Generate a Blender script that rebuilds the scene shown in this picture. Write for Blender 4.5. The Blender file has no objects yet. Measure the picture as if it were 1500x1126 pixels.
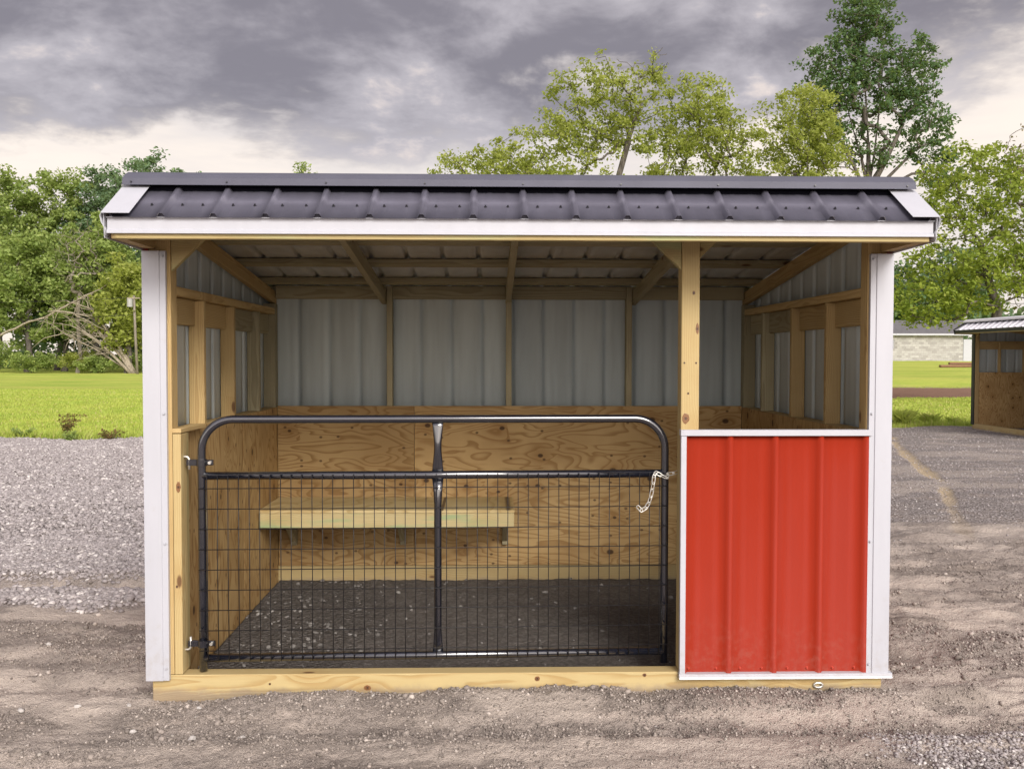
import bpy, bmesh, math, random
import numpy as np
from mathutils import Vector, Matrix
R = math.radians
sc = bpy.context.scene
COL = sc.collection
random.seed(7)

# ------------------------------------------------------------------ camera
cam_d = bpy.data.cameras.new('camera'); cam = bpy.data.objects.new('camera', cam_d); COL.objects.link(cam)
cam_d.sensor_fit = 'HORIZONTAL'; cam_d.sensor_width = 36.0
cam_d.lens = 36.0 * 1340.0 / 1500.0
cam_d.clip_start = 0.05; cam_d.clip_end = 4000
_p, _y, _r = 0.03056, 0.0232, 0.001576
cam.location = (-0.1498, -4.5416, 1.7027)
cam.rotation_mode = 'XYZ'
_m = Matrix.Rotation(-_y, 4, 'Z') @ Matrix.Rotation(math.pi/2 - _p, 4, 'X') @ Matrix.Rotation(_r, 4, 'Z')
cam.rotation_euler = _m.to_euler('XYZ')
sc.camera = cam

# ------------------------------------------------------------------ node helper
class NT:
    def __init__(self, tree):
        self.t = tree; self.n = tree.nodes; self.l = tree.links
    def new(self, typ, **kw):
        nd = self.n.new(typ)
        for k, v in kw.items():
            if k == 'ins':
                for a, b in v.items(): self.set(nd.inputs[a], b)
            else: setattr(nd, k, v)
        return nd
    def set(self, sock, v):
        if isinstance(v, bpy.types.NodeSocket): self.l.new(v, sock)
        else:
            if hasattr(sock.default_value, '__len__') and not hasattr(v, '__len__'): v = (v, v, v)
            if hasattr(sock.default_value, '__len__') and len(sock.default_value) == 4 and len(v) == 3: v = (*v, 1)
            sock.default_value = v
    def math(self, op, a, b=0.0, c=None, clamp=False):
        nd = self.new('ShaderNodeMath', operation=op, use_clamp=clamp)
        self.set(nd.inputs[0], a); self.set(nd.inputs[1], b)
        if c is not None: self.set(nd.inputs[2], c)
        return nd.outputs[0]
    def vmath(self, op, a, b=(0, 0, 0), out=0):
        nd = self.new('ShaderNodeVectorMath', operation=op)
        self.set(nd.inputs[0], a)
        if op == 'SCALE': self.set(nd.inputs[3], b)
        else: self.set(nd.inputs[1], b)
        return nd.outputs['Value'] if op in ('LENGTH', 'DISTANCE', 'DOT_PRODUCT') else nd.outputs[0]
    def mix(self, f, a, b, blend='MIX'):
        nd = self.new('ShaderNodeMix', data_type='RGBA', blend_type=blend, clamp_factor=True)
        self.set(nd.inputs[0], f); self.set(nd.inputs[6], a); self.set(nd.inputs[7], b)
        return nd.outputs[2]
    def noise(self, vec, scale, detail=3.0, rough=0.55, dist=0.0, color=False):
        nd = self.new('ShaderNodeTexNoise', noise_dimensions='3D')
        if vec is not None: self.set(nd.inputs['Vector'], vec)
        self.set(nd.inputs['Scale'], scale); self.set(nd.inputs['Detail'], detail)
        self.set(nd.inputs['Roughness'], rough); self.set(nd.inputs['Distortion'], dist)
        return nd.outputs[1] if color else nd.outputs[0]
    def smooth(self, v, lo, hi, a=0.0, b=1.0):
        nd = self.new('ShaderNodeMapRange', interpolation_type='SMOOTHSTEP')
        for i, q in enumerate((v, lo, hi, a, b)): self.set(nd.inputs[i], q)
        return nd.outputs[0]
    def sep(self, v):
        nd = self.new('ShaderNodeSeparateXYZ'); self.set(nd.inputs[0], v); return nd.outputs
    def comb(self, x, y, z):
        nd = self.new('ShaderNodeCombineXYZ')
        for i, q in enumerate((x, y, z)): self.set(nd.inputs[i], q)
        return nd.outputs[0]
    def bump(self, h, strength, dist):
        nd = self.new('ShaderNodeBump'); self.set(nd.inputs['Height'], h)
        self.set(nd.inputs['Strength'], strength); self.set(nd.inputs['Distance'], dist)
        return nd.outputs[0]

# ------------------------------------------------------------------ world, sun, exposure
SUN_DIR = Vector((0.28, -0.88, 0.54)).normalized()      # towards the sun, behind clouds
w = bpy.data.worlds.new('World'); sc.world = w; w.use_nodes = True
N = NT(w.node_tree); N.n.clear()
sky = N.new('ShaderNodeTexSky', sky_type='NISHITA', sun_disc=False)
sky.sun_elevation = math.asin(SUN_DIR.z); sky.sun_rotation = math.atan2(SUN_DIR.x, SUN_DIR.y)
tc = N.new('ShaderNodeTexCoord'); D = tc.outputs['Generated']
dx, dy, dz = N.sep(D)
zz = N.math('MAXIMUM', dz, 0.0)
inv = N.math('DIVIDE', 1.0, N.math('ADD', zz, 0.07))
pl = N.comb(N.math('MULTIPLY', dx, inv), N.math('MULTIPLY', dy, inv), 0.0)      # flat cloud layer seen from below
warp = N.noise(pl, 0.9, 3.0, 0.5, color=True)
plw = N.vmath('ADD', pl, N.vmath('SCALE', N.vmath('SUBTRACT', warp, (0.5, 0.5, 0.5)), 0.5))
Dw = N.vmath('ADD', N.vmath('MULTIPLY', D, (1.0, 1.0, 2.1)), N.vmath('SCALE', N.vmath('SUBTRACT', N.noise(D, 3.0, 3.0, 0.5, color=True), (0.5, 0.5, 0.5)), 0.16))
big = N.noise(N.vmath('ADD', plw, (7.9, 3.0, 0)), 0.50, 2.0, 0.5)
med = N.noise(N.vmath('ADD', plw, (3.1, 9.2, 0)), 1.5, 5.0, 0.58)
puff = N.noise(N.vmath('ADD', Dw, (2.3, 0.4, 1.7)), 4.6, 7.0, 0.56)
fine = N.noise(N.vmath('ADD', Dw, (5.1, 1.4, 0.2)), 15.0, 6.0, 0.58)
def cen(v, k): return N.math('MULTIPLY', N.math('SUBTRACT', v, 0.5), k)
edge = N.math('ADD', N.math('ADD', cen(med, 1.6), cen(puff, 2.6)), cen(fine, 1.3))
reach = N.vmath('LENGTH', pl)
# the deck breaks up towards the horizon and to the right
px_, py_, _ = N.sep(pl)
deck = N.math('SUBTRACT', N.math('SUBTRACT', 3.30, reach), N.math('MULTIPLY', N.math('MAXIMUM', px_, -0.4), 0.25))
cov = N.smooth(N.math('ADD', deck, edge), -0.35, 0.40)
body = N.math('ADD', N.math('ADD', cen(med, 1.2), cen(big, 0.7)), N.math('ADD', cen(puff, 3.0), cen(fine, 0.9)))
# cloud bases nearer the broken edge are the thickest and darkest
body = N.math('SUBTRACT', body, N.smooth(reach, 1.4, 2.8, 0.0, 0.12))
body = N.math('ADD', body, N.smooth(px_, 0.3, 1.6, 0.0, 0.10))
shade = N.smooth(N.math('ADD', body, 0.5), 0.10, 0.95)
dark = N.mix(shade, (0.160, 0.145, 0.163), (0.355, 0.330, 0.350))
dark = N.mix(N.smooth(body, 0.22, 0.6), dark, (0.58, 0.50, 0.455))
veil = N.noise(N.vmath('MULTIPLY', D, (1.0, 1.0, 5.0)), 2.6, 5.0, 0.58)
glow = N.mix(N.smooth(veil, 0.35, 0.68), (0.53, 0.485, 0.465), (0.68, 0.60, 0.53))
cloud = N.mix(cov, glow, dark)
# overcast is brighter around the hidden sun, behind the camera
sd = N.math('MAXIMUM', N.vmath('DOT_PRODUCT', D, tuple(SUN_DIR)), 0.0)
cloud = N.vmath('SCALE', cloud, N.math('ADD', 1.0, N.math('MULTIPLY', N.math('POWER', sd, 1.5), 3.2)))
# thin cloud: a little of the clear sky comes through
bg_sky = N.new('ShaderNodeBackground'); N.set(bg_sky.inputs[0], sky.outputs[0]); bg_sky.inputs[1].default_value = 0.05
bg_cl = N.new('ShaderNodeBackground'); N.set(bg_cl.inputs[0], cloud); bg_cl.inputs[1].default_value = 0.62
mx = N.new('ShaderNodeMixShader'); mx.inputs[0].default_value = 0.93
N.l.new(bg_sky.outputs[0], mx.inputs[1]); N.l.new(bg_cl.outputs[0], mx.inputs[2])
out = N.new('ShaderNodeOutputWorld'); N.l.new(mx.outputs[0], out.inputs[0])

sun_d = bpy.data.lights.new('sun', 'SUN'); sun = bpy.data.objects.new('sun', sun_d); COL.objects.link(sun)
sun_d.energy = 1.5; sun_d.angle = R(26); sun_d.color = (1.0, 0.95, 0.88)
sun.rotation_euler = (-SUN_DIR).to_track_quat('-Z', 'Y').to_euler()
sun.location = (0, -10, 30)
sc.view_settings.view_transform = 'Standard'; sc.view_settings.look = 'None'
sc.view_settings.gamma = 1.0; sc.view_settings.use_curve_mapping = False
sc.view_settings.exposure = 1.4
sc.render.engine = 'CYCLES'
try:
    sc.cycles.use_denoising = True; sc.cycles.denoiser = 'OPENIMAGEDENOISE'
    sc.cycles.use_light_tree = False; sc.cycles.max_bounces = 6; sc.cycles.diffuse_bounces = 4; sc.cycles.transmission_bounces = 3; sc.cycles.glossy_bounces = 3
    sc.cycles.caustics_reflective = False; sc.cycles.caustics_refractive = False
except Exception: pass

# ------------------------------------------------------------------ materials
def material(name):
    m = bpy.data.materials.new(name); m.use_nodes = True
    T = NT(m.node_tree); b = m.node_tree.nodes['Principled BSDF']
    return m, T, b

def rand_off(T):
    oi = T.new('ShaderNodeObjectInfo'); r = oi.outputs['Random']
    return r, T.comb(T.math('MULTIPLY', r, 37.0), T.math('MULTIPLY', T.math('FRACT', T.math('MULTIPLY', r, 17.3)), 9.0), T.math('MULTIPLY', T.math('FRACT', T.math('MULTIPLY', r, 71.7)), 9.0))

def lumber(name, light, late, knot=(0.10, 0.045, 0.018), tint=0.25, ring=0.0085, greenish=0.0):
    m, T, b = material(name)
    tc = T.new('ShaderNodeTexCoord'); P = tc.outputs['Object']
    r, off = rand_off(T)
    x, y, z = T.sep(P)
    # knots: sparse cells, stretched a little along the grain
    kv = T.vmath('ADD', T.vmath('MULTIPLY', P, (3.0, 7.5, 7.5)), off)
    vo = T.new('ShaderNodeTexVoronoi', voronoi_dimensions='3D', feature='F1'); T.set(vo.inputs['Vector'], kv); T.set(vo.inputs['Scale'], 1.0)
    kc = T.sep(vo.outputs['Color'])
    gate = T.math('GREATER_THAN', kc[0], 0.45)
    kd = vo.outputs['Distance']
    near = T.math('MULTIPLY', gate, T.smooth(kd, 0.05, 0.55, 1.0, 0.0))
    wob = T.noise(T.vmath('ADD', T.vmath('MULTIPLY', P, (0.9, 5, 5)), off), 1.0, 3.0, 0.55)
    oy = T.math('SUBTRACT', T.math('MULTIPLY', T.math('FRACT', T.math('MULTIPLY', r, 13.7)), 0.16), 0.02)
    oz = T.math('SUBTRACT', T.math('MULTIPLY', T.math('FRACT', T.math('MULTIPLY', r, 29.1)), 0.16), 0.08)
    d = T.vmath('LENGTH', T.comb(0.0, T.math('ADD', y, oy), T.math('ADD', z, oz)))
    d = T.math('ADD', d, T.math('MULTIPLY', wob, 0.055))
    d = T.math('ADD', d, T.math('MULTIPLY', x, 0.006))
    d = T.math('ADD', d, T.math('MULTIPLY', near, 0.016))
    fr = T.math('FRACT', T.math('DIVIDE', d, ring))
    band = T.math('MULTIPLY', T.smooth(fr, 0.25, 0.9), T.smooth(fr, 0.92, 1.0, 1.0, 0.0))
    fib = T.noise(T.vmath('ADD', T.vmath('MULTIPLY', P, (3.0, 160, 160)), off), 1.0, 2.0, 0.6)
    mott = T.noise(T.vmath('ADD', P, off), 3.5, 4.0, 0.6)
    c = T.mix(T.math('MULTIPLY', band, 0.62), light, late)
    c = T.mix(T.math('MULTIPLY', fib, 0.22), c, T.mix(0.5, light, (0.05, 0.03, 0.012)))
    c = T.mix(T.smooth(mott, 0.45, 0.75, 0.0, tint), c, late)
    if greenish > 0:
        g2 = T.noise(T.vmath('ADD', T.vmath('MULTIPLY', P, (1.2, 8, 8)), off), 1.5, 3.0, 0.6)
        c = T.mix(T.smooth(g2, 0.48, 0.68, 0.0, greenish), c, (0.30, 0.42, 0.21))
    c = T.mix(T.math('MULTIPLY', near, 0.45), c, late)
    core = T.math('MULTIPLY', gate, T.smooth(kd, 0.07, 0.13, 1.0, 0.0))
    c = T.mix(T.math('MULTIPLY', core, 0.9), c, knot)
    br = T.math('ADD', 0.84, T.math('MULTIPLY', r, 0.3))
    c = T.mix(1.0, c, T.comb(br, br, br), 'MULTIPLY')
    W_ = T.new('ShaderNodeNewGeometry').outputs['Position']
    st = T.smooth(T.math('ADD', T.sep(W_)[2], T.math('MULTIPLY', T.math('SUBTRACT', T.noise(W_, 9.0, 4.0, 0.65), 0.5), 0.09)), 0.015, 0.065, 0.65, 0.0)
    c = T.mix(st, c, (0.22, 0.175, 0.14))
    T.set(b.inputs['Base Color'], c)
    T.set(b.inputs['Roughness'], T.math('ADD', 0.55, T.math('MULTIPLY', fib, 0.25)))
    b.inputs['Specular IOR Level'].default_value = 0.3
    h = T.math('ADD', T.math('MULTIPLY', fib, 0.5), T.math('MULTIPLY', band, -0.6))
    T.set(b.inputs['Normal'], T.bump(h, 0.35, 0.0025))
    return m

def plywood(name, light, dark_):
    m, T, b = material(name)
    tc = T.new('ShaderNodeTexCoord'); P = tc.outputs['Object']
    r, off = rand_off(T)
    base = T.vmath('ADD', T.vmath('MULTIPLY', P, (1.3, 1.0, 5.4)), off)
    px3 = T.sep(P); kv = T.vmath('ADD', T.comb(T.math('MULTIPLY', px3[0], 3.6), T.math('MULTIPLY', px3[2], 5.0), 0.0), off)
    vo = T.new('ShaderNodeTexVoronoi', voronoi_dimensions='2D', feature='F1'); T.set(vo.inputs['Vector'], kv); T.set(vo.inputs['Scale'], 1.0)
    kc = T.sep(vo.outputs['Color']); kd = vo.outputs['Distance']
    gate = T.math('GREATER_THAN', kc[0], 0.74)
    size = T.math('ADD', 0.05, T.math('MULTIPLY', kc[1], 0.075))
    near = T.math('MULTIPLY', gate, T.smooth(kd, 0.05, 0.55, 1.0, 0.0))
    n1 = T.noise(base, 1.0, 2.0, 0.45, 0.4)
    n2 = T.noise(T.vmath('MULTIPLY', base, (1.0, 1.0, 0.35)), 0.45, 1.0, 0.4)
    f = T.math('ADD', T.math('ADD', T.math('MULTIPLY', n1, 15.0), T.math('MULTIPLY', n2, 9.0)), T.math('MULTIPLY', near, 1.5))
    fr = T.math('FRACT', f)
    band = T.math('MULTIPLY', T.smooth(fr, 0.42, 0.90), T.smooth(fr, 0.91, 1.0, 1.0, 0.0))
    fib = T.noise(T.vmath('ADD', T.vmath('MULTIPLY', P, (4.0, 1.0, 130)), off), 1.0, 2.0, 0.6)
    mott = T.noise(T.vmath('ADD', P, off), 2.2, 3.0, 0.55)
    c = T.mix(T.math('MULTIPLY', band, 0.72), light, dark_)
    c = T.mix(T.smooth(mott, 0.35, 0.7, 0.0, 0.35), c, dark_)
    c = T.mix(T.math('MULTIPLY', fib, 0.16), c, (0.10, 0.055, 0.02))
    c = T.mix(T.math('MULTIPLY', near, 0.5), c, dark_)
    pb = T.math('ADD', 0.82, T.math('MULTIPLY', r, 0.34)); c = T.mix(1.0, c, T.comb(pb, pb, T.math('MULTIPLY', pb, 0.97)), 'MULTIPLY')
    core = T.math('MULTIPLY', gate, T.smooth(T.math('DIVIDE', kd, size), 0.55, 1.0, 1.0, 0.0))
    c = T.mix(T.math('MULTIPLY', core, 0.88), c, (0.045, 0.02, 0.010))
    v2 = T.new('ShaderNodeTexVoronoi', voronoi_dimensions='2D', feature='F1'); T.set(v2.inputs['Vector'], T.vmath('ADD', T.comb(T.math('MULTIPLY', px3[0], 8.0), T.math('MULTIPLY', px3[2], 11.0), 0.0), off)); T.set(v2.inputs['Scale'], 1.0)
    sm = T.math('MULTIPLY', T.math('GREATER_THAN', T.sep(v2.outputs['Color'])[0], 0.80), T.smooth(v2.outputs['Distance'], 0.06, 0.12, 1.0, 0.0))
    c = T.mix(T.math('MULTIPLY', sm, 0.8), c, (0.07, 0.035, 0.018))
    T.set(b.inputs['Base Color'], c); b.inputs['Roughness'].default_value = 0.7
    b.inputs['Specular IOR Level'].default_value = 0.25
    T.set(b.inputs['Normal'], T.bump(T.math('ADD', fib, T.math('MULTIPLY', band, -0.5)), 0.3, 0.002))
    return m

def painted_metal(name, col, rough=0.38, var=0.10, streak=(6, 6, 1.0), metallic=0.0, dirt=None, spec=0.5, coat=0.0, splash=0.0, can=0.12):
    m, T, b = material(name)
    tc = T.new('ShaderNodeTexCoord'); P = tc.outputs['Object']
    r, off = rand_off(T)
    n = T.noise(T.vmath('ADD', T.vmath('MULTIPLY', P, streak), off), 1.6, 4.0, 0.6)
    c = T.mix(T.smooth(n, 0.3, 0.75, 0.0, 1.0), [q * (1 + var) for q in col], [q * (1 - var) for q in col])
    if dirt:
        n3 = T.noise(T.vmath('ADD', P, off), 9.0, 5.0, 0.7)
        c = T.mix(T.smooth(n3, dirt[1], dirt[1] + 0.12, 0.0, dirt[2]), c, dirt[0])
    if splash > 0:
        W_ = T.new('ShaderNodeNewGeometry').outputs['Position']; wz = T.sep(W_)[2]
        sp = T.noise(W_, 26.0, 5.0, 0.7); lift = T.math('ADD', wz, T.math('MULTIPLY', T.math('SUBTRACT', T.noise(W_, 5.0, 3.0, 0.6), 0.5), 0.35))
        k = T.math('MULTIPLY', T.smooth(lift, 0.08, 0.50, 1.0, 0.0), T.smooth(sp, 0.42, 0.70))
        c = T.mix(T.math('MULTIPLY', k, splash), c, (0.30, 0.25, 0.20))
    T.set(b.inputs['Base Color'], c)
    n2 = T.noise(T.vmath('ADD', P, off), 4.0, 3.0, 0.6)
    T.set(b.inputs['Roughness'], T.math('ADD', rough - 0.06, T.math('MULTIPLY', n2, 0.12)))
    b.inputs['Metallic'].default_value = metallic; b.inputs['Specular IOR Level'].default_value = spec
    b.inputs['Coat Weight'].default_value = coat; b.inputs['Coat Roughness'].default_value = 0.06
    n4 = T.noise(T.vmath('ADD', T.vmath('MULTIPLY', P, (2.5, 2.5, 1.5)), off), 1.0, 2.0, 0.5)
    T.set(b.inputs['Normal'], T.bump(n4, can, 0.02))       # slight oil canning
    return m

M = {}
M['pine'] = lumber('pine_lumber', (0.43, 0.338, 0.165), (0.31, 0.195, 0.07))
M['pine_green'] = lumber('treated_pine_lumber', (0.48, 0.39, 0.19), (0.33, 0.225, 0.085), greenish=0.45)
M['pine_edge'] = lumber('treated_pine_edge', (0.60, 0.50, 0.27), (0.45, 0.33, 0.13), greenish=0.8)
M['pine_frame'] = lumber('pine_framing', (0.50, 0.365, 0.17), (0.32, 0.20, 0.075))
M['pine_greyish'] = lumber('greyish_framing', (0.37, 0.33, 0.21), (0.22, 0.18, 0.10))  # greyer, darker lumber for back framing, inner rafters, purlins and bench brackets
M['old_timber'] = lumber('old_timber', (0.24, 0.13, 0.075), (0.15, 0.075, 0.04))
M['ply'] = plywood('pine_plywood', (0.49, 0.335, 0.155), (0.25, 0.132, 0.043))
M['ply_pale'] = plywood('pale_plywood', (0.62, 0.50, 0.27), (0.42, 0.29, 0.12))
M['white'] = painted_metal('white_trim_steel', (0.415, 0.42, 0.455), 0.35, 0.03, splash=0.30, dirt=((0.36, 0.34, 0.32), 0.62, 0.25))
M['charcoal'] = painted_metal('charcoal_roof_steel', (0.118, 0.114, 0.145), 0.30, 0.12, (3, 3, 3), spec=0.55, coat=0.0, can=0.3)
M['charcoal_cap'] = painted_metal('charcoal_cap_steel', (0.080, 0.080, 0.105), 0.60, 0.08, (3, 3, 3), spec=0.3)
M['red'] = painted_metal('red_siding_steel', (0.255, 0.022, 0.0085), 0.34, 0.03, (7, 7, 0.7), spec=0.3, dirt=((0.225, 0.036, 0.02), 0.62, 0.25), splash=0.10, can=0.25)
M['grey_back'] = painted_metal('grey_steel_backer', (0.55, 0.62, 0.635), 0.36, 0.10, (5, 5, 0.5))
M['grey_roof_back'] = painted_metal('pale_roof_backer', (0.74, 0.75, 0.81), 0.5, 0.12, (3, 3, 3))
M['black'] = painted_metal('black_gate_enamel', (0.007, 0.008, 0.013), 0.17, 0.3, (4, 4, 4), dirt=((0.11, 0.055, 0.035), 0.72, 0.5), spec=1.0, coat=1.0)
M['wire'] = painted_metal('dark_wire', (0.012, 0.011, 0.012), 0.45, 0.3, (9, 9, 9), dirt=((0.09, 0.055, 0.035), 0.6, 0.4), spec=0.3)
M['black_trim'] = painted_metal('black_trim_steel', (0.02, 0.02, 0.022), 0.4, 0.1)
M['white_roof'] = painted_metal('white_roof_steel', (0.66, 0.65, 0.68), 0.35, 0.06)
M['zinc'] = painted_metal('zinc_plate', (0.62, 0.60, 0.55), 0.35, 0.1, metallic=0.75)
M['screw'] = painted_metal('dark_screw', (0.02, 0.02, 0.025), 0.4, 0.1)
M['ridge_shade'], T, b = material('ridge_shade_black'); b.inputs['Base Color'].default_value = (0.006, 0.006, 0.009, 1); b.inputs['Roughness'].default_value = 1.0; b.inputs['Specular IOR Level'].default_value = 0.0  # matte black standing in for shade below the ridge cap
M['red_screw'] = painted_metal('red_screw', (0.40, 0.05, 0.03), 0.4, 0.1)

# ------------------------------------------------------------------ object helpers
def link(o, parent=None):
    COL.objects.link(o)
    if parent is not None: o.parent = parent
    return o
def tag(o, label=None, cat=None, group=None, kind=None):
    if label: o['label'] = label
    if cat: o['category'] = cat
    if group: o['group'] = group
    if kind: o['kind'] = kind
    return o
def thing(name, label, cat, loc=(0, 0, 0), rz=0.0, group=None):
    o = bpy.data.objects.new(name, None); o.empty_display_size = 0.2
    o.location = loc; o.rotation_euler = (0, 0, rz)
    link(o); return tag(o, label, cat, group)
def obj(name, me, mats, parent=None, mat4=None):
    if mats is not None and len(me.materials) == 0:
        for m_ in (mats if isinstance(mats, (list, tuple)) else [mats]): me.materials.append(m_)
    o = bpy.data.objects.new(name, me); link(o, parent)
    if mat4 is not None: o.matrix_basis = mat4
    return o
def mesh_np(name, V, F, smooth=False):
    V = np.asarray(V, dtype=np.float32); F = np.asarray(F, dtype=np.int32)
    me = bpy.data.meshes.new(name)
    me.vertices.add(len(V)); me.vertices.foreach_set('co', V.ravel())
    nf, k = F.shape
    me.loops.add(nf * k); me.loops.foreach_set('vertex_index', F.ravel())
    me.polygons.add(nf); me.polygons.foreach_set('loop_start', np.arange(0, nf * k, k, dtype=np.int32))
    if smooth: me.polygons.foreach_set('use_smooth', np.ones(nf, dtype=bool))
    me.update(calc_edges=True)
    return me
def from_bm(name, bm, smooth=False):
    bmesh.ops.recalc_face_normals(bm, faces=bm.faces)
    me = bpy.data.meshes.new(name); bm.to_mesh(me); bm.free()
    if smooth:
        for p in me.polygons: p.use_smooth = True
    return me
_boxes = {}
def box_mesh(l, wd, h, bev, key):
    k = (round(l, 4), round(wd, 4), round(h, 4), bev, key)
    if k not in _boxes:
        bm = bmesh.new(); bmesh.ops.create_cube(bm, size=1.0)
        for v in bm.verts: v.co = Vector((v.co.x * l, v.co.y * wd, v.co.z * h))
        if bev > 0: bmesh.ops.bevel(bm, geom=list(bm.edges), offset=bev, segments=1, affect='EDGES')
        _boxes[k] = from_bm('board', bm)
    return _boxes[k]
def board(name, parent, lo, hi, mat, axis='x', bev=0.003):
    """axis-aligned board between two corners; its grain (local X) runs along `axis`"""
    lo = Vector(lo); hi = Vector(hi); c = (lo + hi) / 2; s = hi - lo
    if axis == 'x':   l, a, b_, mr = s.x, s.y, s.z, Matrix.Identity(4)
    elif axis == 'y': l, a, b_, mr = s.y, s.x, s.z, Matrix.Rotation(math.pi/2, 4, 'Z')
    elif axis == 'zy': l, a, b_, mr = s.z, s.x, s.y, Matrix(((0, 1, 0), (0, 0, 1), (1, 0, 0))).to_4x4()
    else:             l, a, b_, mr = s.z, s.y, s.x, Matrix.Rotation(-math.pi/2, 4, 'Y')
    me = box_mesh(abs(l), abs(a), abs(b_), bev, mat.name)
    return obj(name, me, mat, parent, Matrix.Translation(c) @ mr)
def beam(name, parent, p0, p1, wd, h, mat, bev=0.003, up=(0, 0, 1)):
    p0 = Vector(p0); p1 = Vector(p1); x = (p1 - p0); l = x.length; x.normalize()
    y = Vector(up).cross(x).normalized(); z = x.cross(y)
    m4 = Matrix.Translation((p0 + p1) / 2) @ Matrix((x, y, z)).transposed().to_4x4()
    return obj(name, box_mesh(l, wd, h, bev, mat.name), mat, parent, m4)
def prism(name, parent, poly, lo, hi, axis, mat, bev=0.0):
    """polygon in the plane across `axis`, extruded from lo to hi along it; poly for axis x is (y,z), y is (x,z), z is (x,y)"""
    bm = bmesh.new()
    def co(p, t): return {'x': (t, p[0], p[1]), 'y': (p[0], t, p[1]), 'z': (p[0], p[1], t)}[axis]
    a = [bm.verts.new(co(p, lo)) for p in poly]; b_ = [bm.verts.new(co(p, hi)) for p in poly]
    n = len(poly); bm.faces.new(a); bm.faces.new(b_[::-1])
    for i in range(n): bm.faces.new((a[i], b_[i], b_[(i+1) % n], a[(i+1) % n]))
    if bev > 0: bmesh.ops.bevel(bm, geom=list(bm.edges), offset=bev, segments=1, affect='EDGES')
    return obj(name, from_bm(name, bm), mat, parent)
def strip(name, parent, pts, lo, hi, axis, mat, th=0.0015):
    """bent sheet: open polyline across `axis` with thickness, extruded along it"""
    P = [Vector((p[0], p[1])) for p in pts]; offs = []
    for i, p in enumerate(P):
        d = (P[min(i+1, len(P)-1)] - P[max(i-1, 0)]).normalized(); offs.append(p + Vector((-d.y, d.x)) * th)
    return prism(name, parent, [tuple(p) for p in P] + [tuple(p) for p in offs[::-1]], lo, hi, axis, mat)
def tube_data(path, rad, sides=10, closed=False, scales=None):
    P = [Vector(p) for p in path]; n = len(P); V = []; F = []
    prev = None
    for i, p in enumerate(P):
        if closed: t = (P[(i+1) % n] - P[i-1]).normalized()
        else: t = (P[min(i+1, n-1)] - P[max(i-1, 0)]).normalized()
        ref = prev if prev is not None else (Vector((0, 1, 0)) if abs(t.y) < 0.9 else Vector((1, 0, 0)))
        u = (ref - t * ref.dot(t)).normalized(); v = t.cross(u); prev = u
        r = rad[i] if hasattr(rad, '__len__') else rad
        sx, sy = scales[i] if scales else (1, 1)
        for k in range(sides):
            a = 2 * math.pi * k / sides
            V.append(p + u * (math.cos(a) * r * sx) + v * (math.sin(a) * r * sy))
    m_ = n if closed else n - 1
    for i in range(m_):
        for k in range(sides):
            a = i * sides + k; b_ = i * sides + (k+1) % sides; c = ((i+1) % n) * sides + (k+1) % sides; d = ((i+1) % n) * sides + k
            F.append((a, b_, c, d))
    return V, F
def tube(name, parent, path, rad, mat, sides=10, closed=False, scales=None, caps=True):
    V, F = tube_data(path, rad, sides, closed, scales)
    bm = bmesh.new(); vs = [bm.verts.new(v) for v in V]
    for f in F: bm.faces.new([vs[i] for i in f])
    if caps and not closed:
        bm.faces.new(vs[:sides][::-1]); bm.faces.new(vs[-sides:])
    me = from_bm(name, bm, True)
    return obj(name, me, mat, parent)

# Tuff-rib style sheet profile: (u, height) over a 9 inch pitch
PITCH = 0.2286
def profile(u0, u1):
    pts = []
    k = math.floor(u0 / PITCH) - 1
    while k * PITCH < u1 + PITCH:
        c = k * PITCH
        for du, h in ((-0.0195, 0), (-0.0085, 0.019), (0.0085, 0.019), (0.0195, 0), (0.058, 0), (0.066, 0.0009), (0.080, 0.0009), (0.088, 0), (0.1406, 0), (0.1486, 0.0009), (0.1626, 0.0009), (0.1706, 0)):
            pts.append((c + du, h))
        k += 1
    def hat(u):
        for a, b_ in zip(pts, pts[1:]):
            if a[0] <= u <= b_[0]: return a[1] + (b_[1] - a[1]) * (u - a[0]) / (b_[0] - a[0] + 1e-9)
        return 0
    return [(u0, hat(u0))] + [p for p in pts if u0 + 1e-4 < p[0] < u1 - 1e-4] + [(u1, hat(u1))]
def sheet(name, parent, u0, u1, f0, f1, mats, phase=0.0, th=0.0012, segs=1):
    """ribbed sheet: f0(u,h) and f1(u,h) give the 3-D ends of the profile line at u, h = rib height; mats = (outside, inside)"""
    pr = [(u + phase, h) for u, h in profile(u0 - phase, u1 - phase)]
    n = len(pr); V = []; F = []; mi = []
    for lay in (0, 1):
        for s in range(segs + 1):
            t = s / segs
            for u, h in pr:
                a = Vector(f0(u, h - lay * th)); b_ = Vector(f1(u, h - lay * th)); V.append(a.lerp(b_, t))
    L = n * (segs + 1)
    for lay in (0, 1):
        for s in range(segs):
            for i in range(n - 1):
                a = lay * L + s * n + i; F.append((a, a + 1, a + n + 1, a + n)); mi.append(lay)
    for i in range(n - 1):
        F.append((i, i + 1, L + i + 1, L + i)); mi.append(0)
        q = segs * n; F.append((q + i, q + i + 1, L + q + i + 1, L + q + i)); mi.append(0)
    me = mesh_np(name, [tuple(v) for v in V], F)
    for m_ in mats: me.materials.append(m_)
    me.polygons.foreach_set('material_index', mi)
    me.update()
    return obj(name, me, None, parent)
def cyl_mesh(name, r, h, sides=8, r2=None):
    bm = bmesh.new(); bmesh.ops.create_cone(bm, cap_ends=True, segments=sides, radius1=r, radius2=r if r2 is None else r2, depth=h)
    return from_bm(name, bm)
SCREW = None
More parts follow.
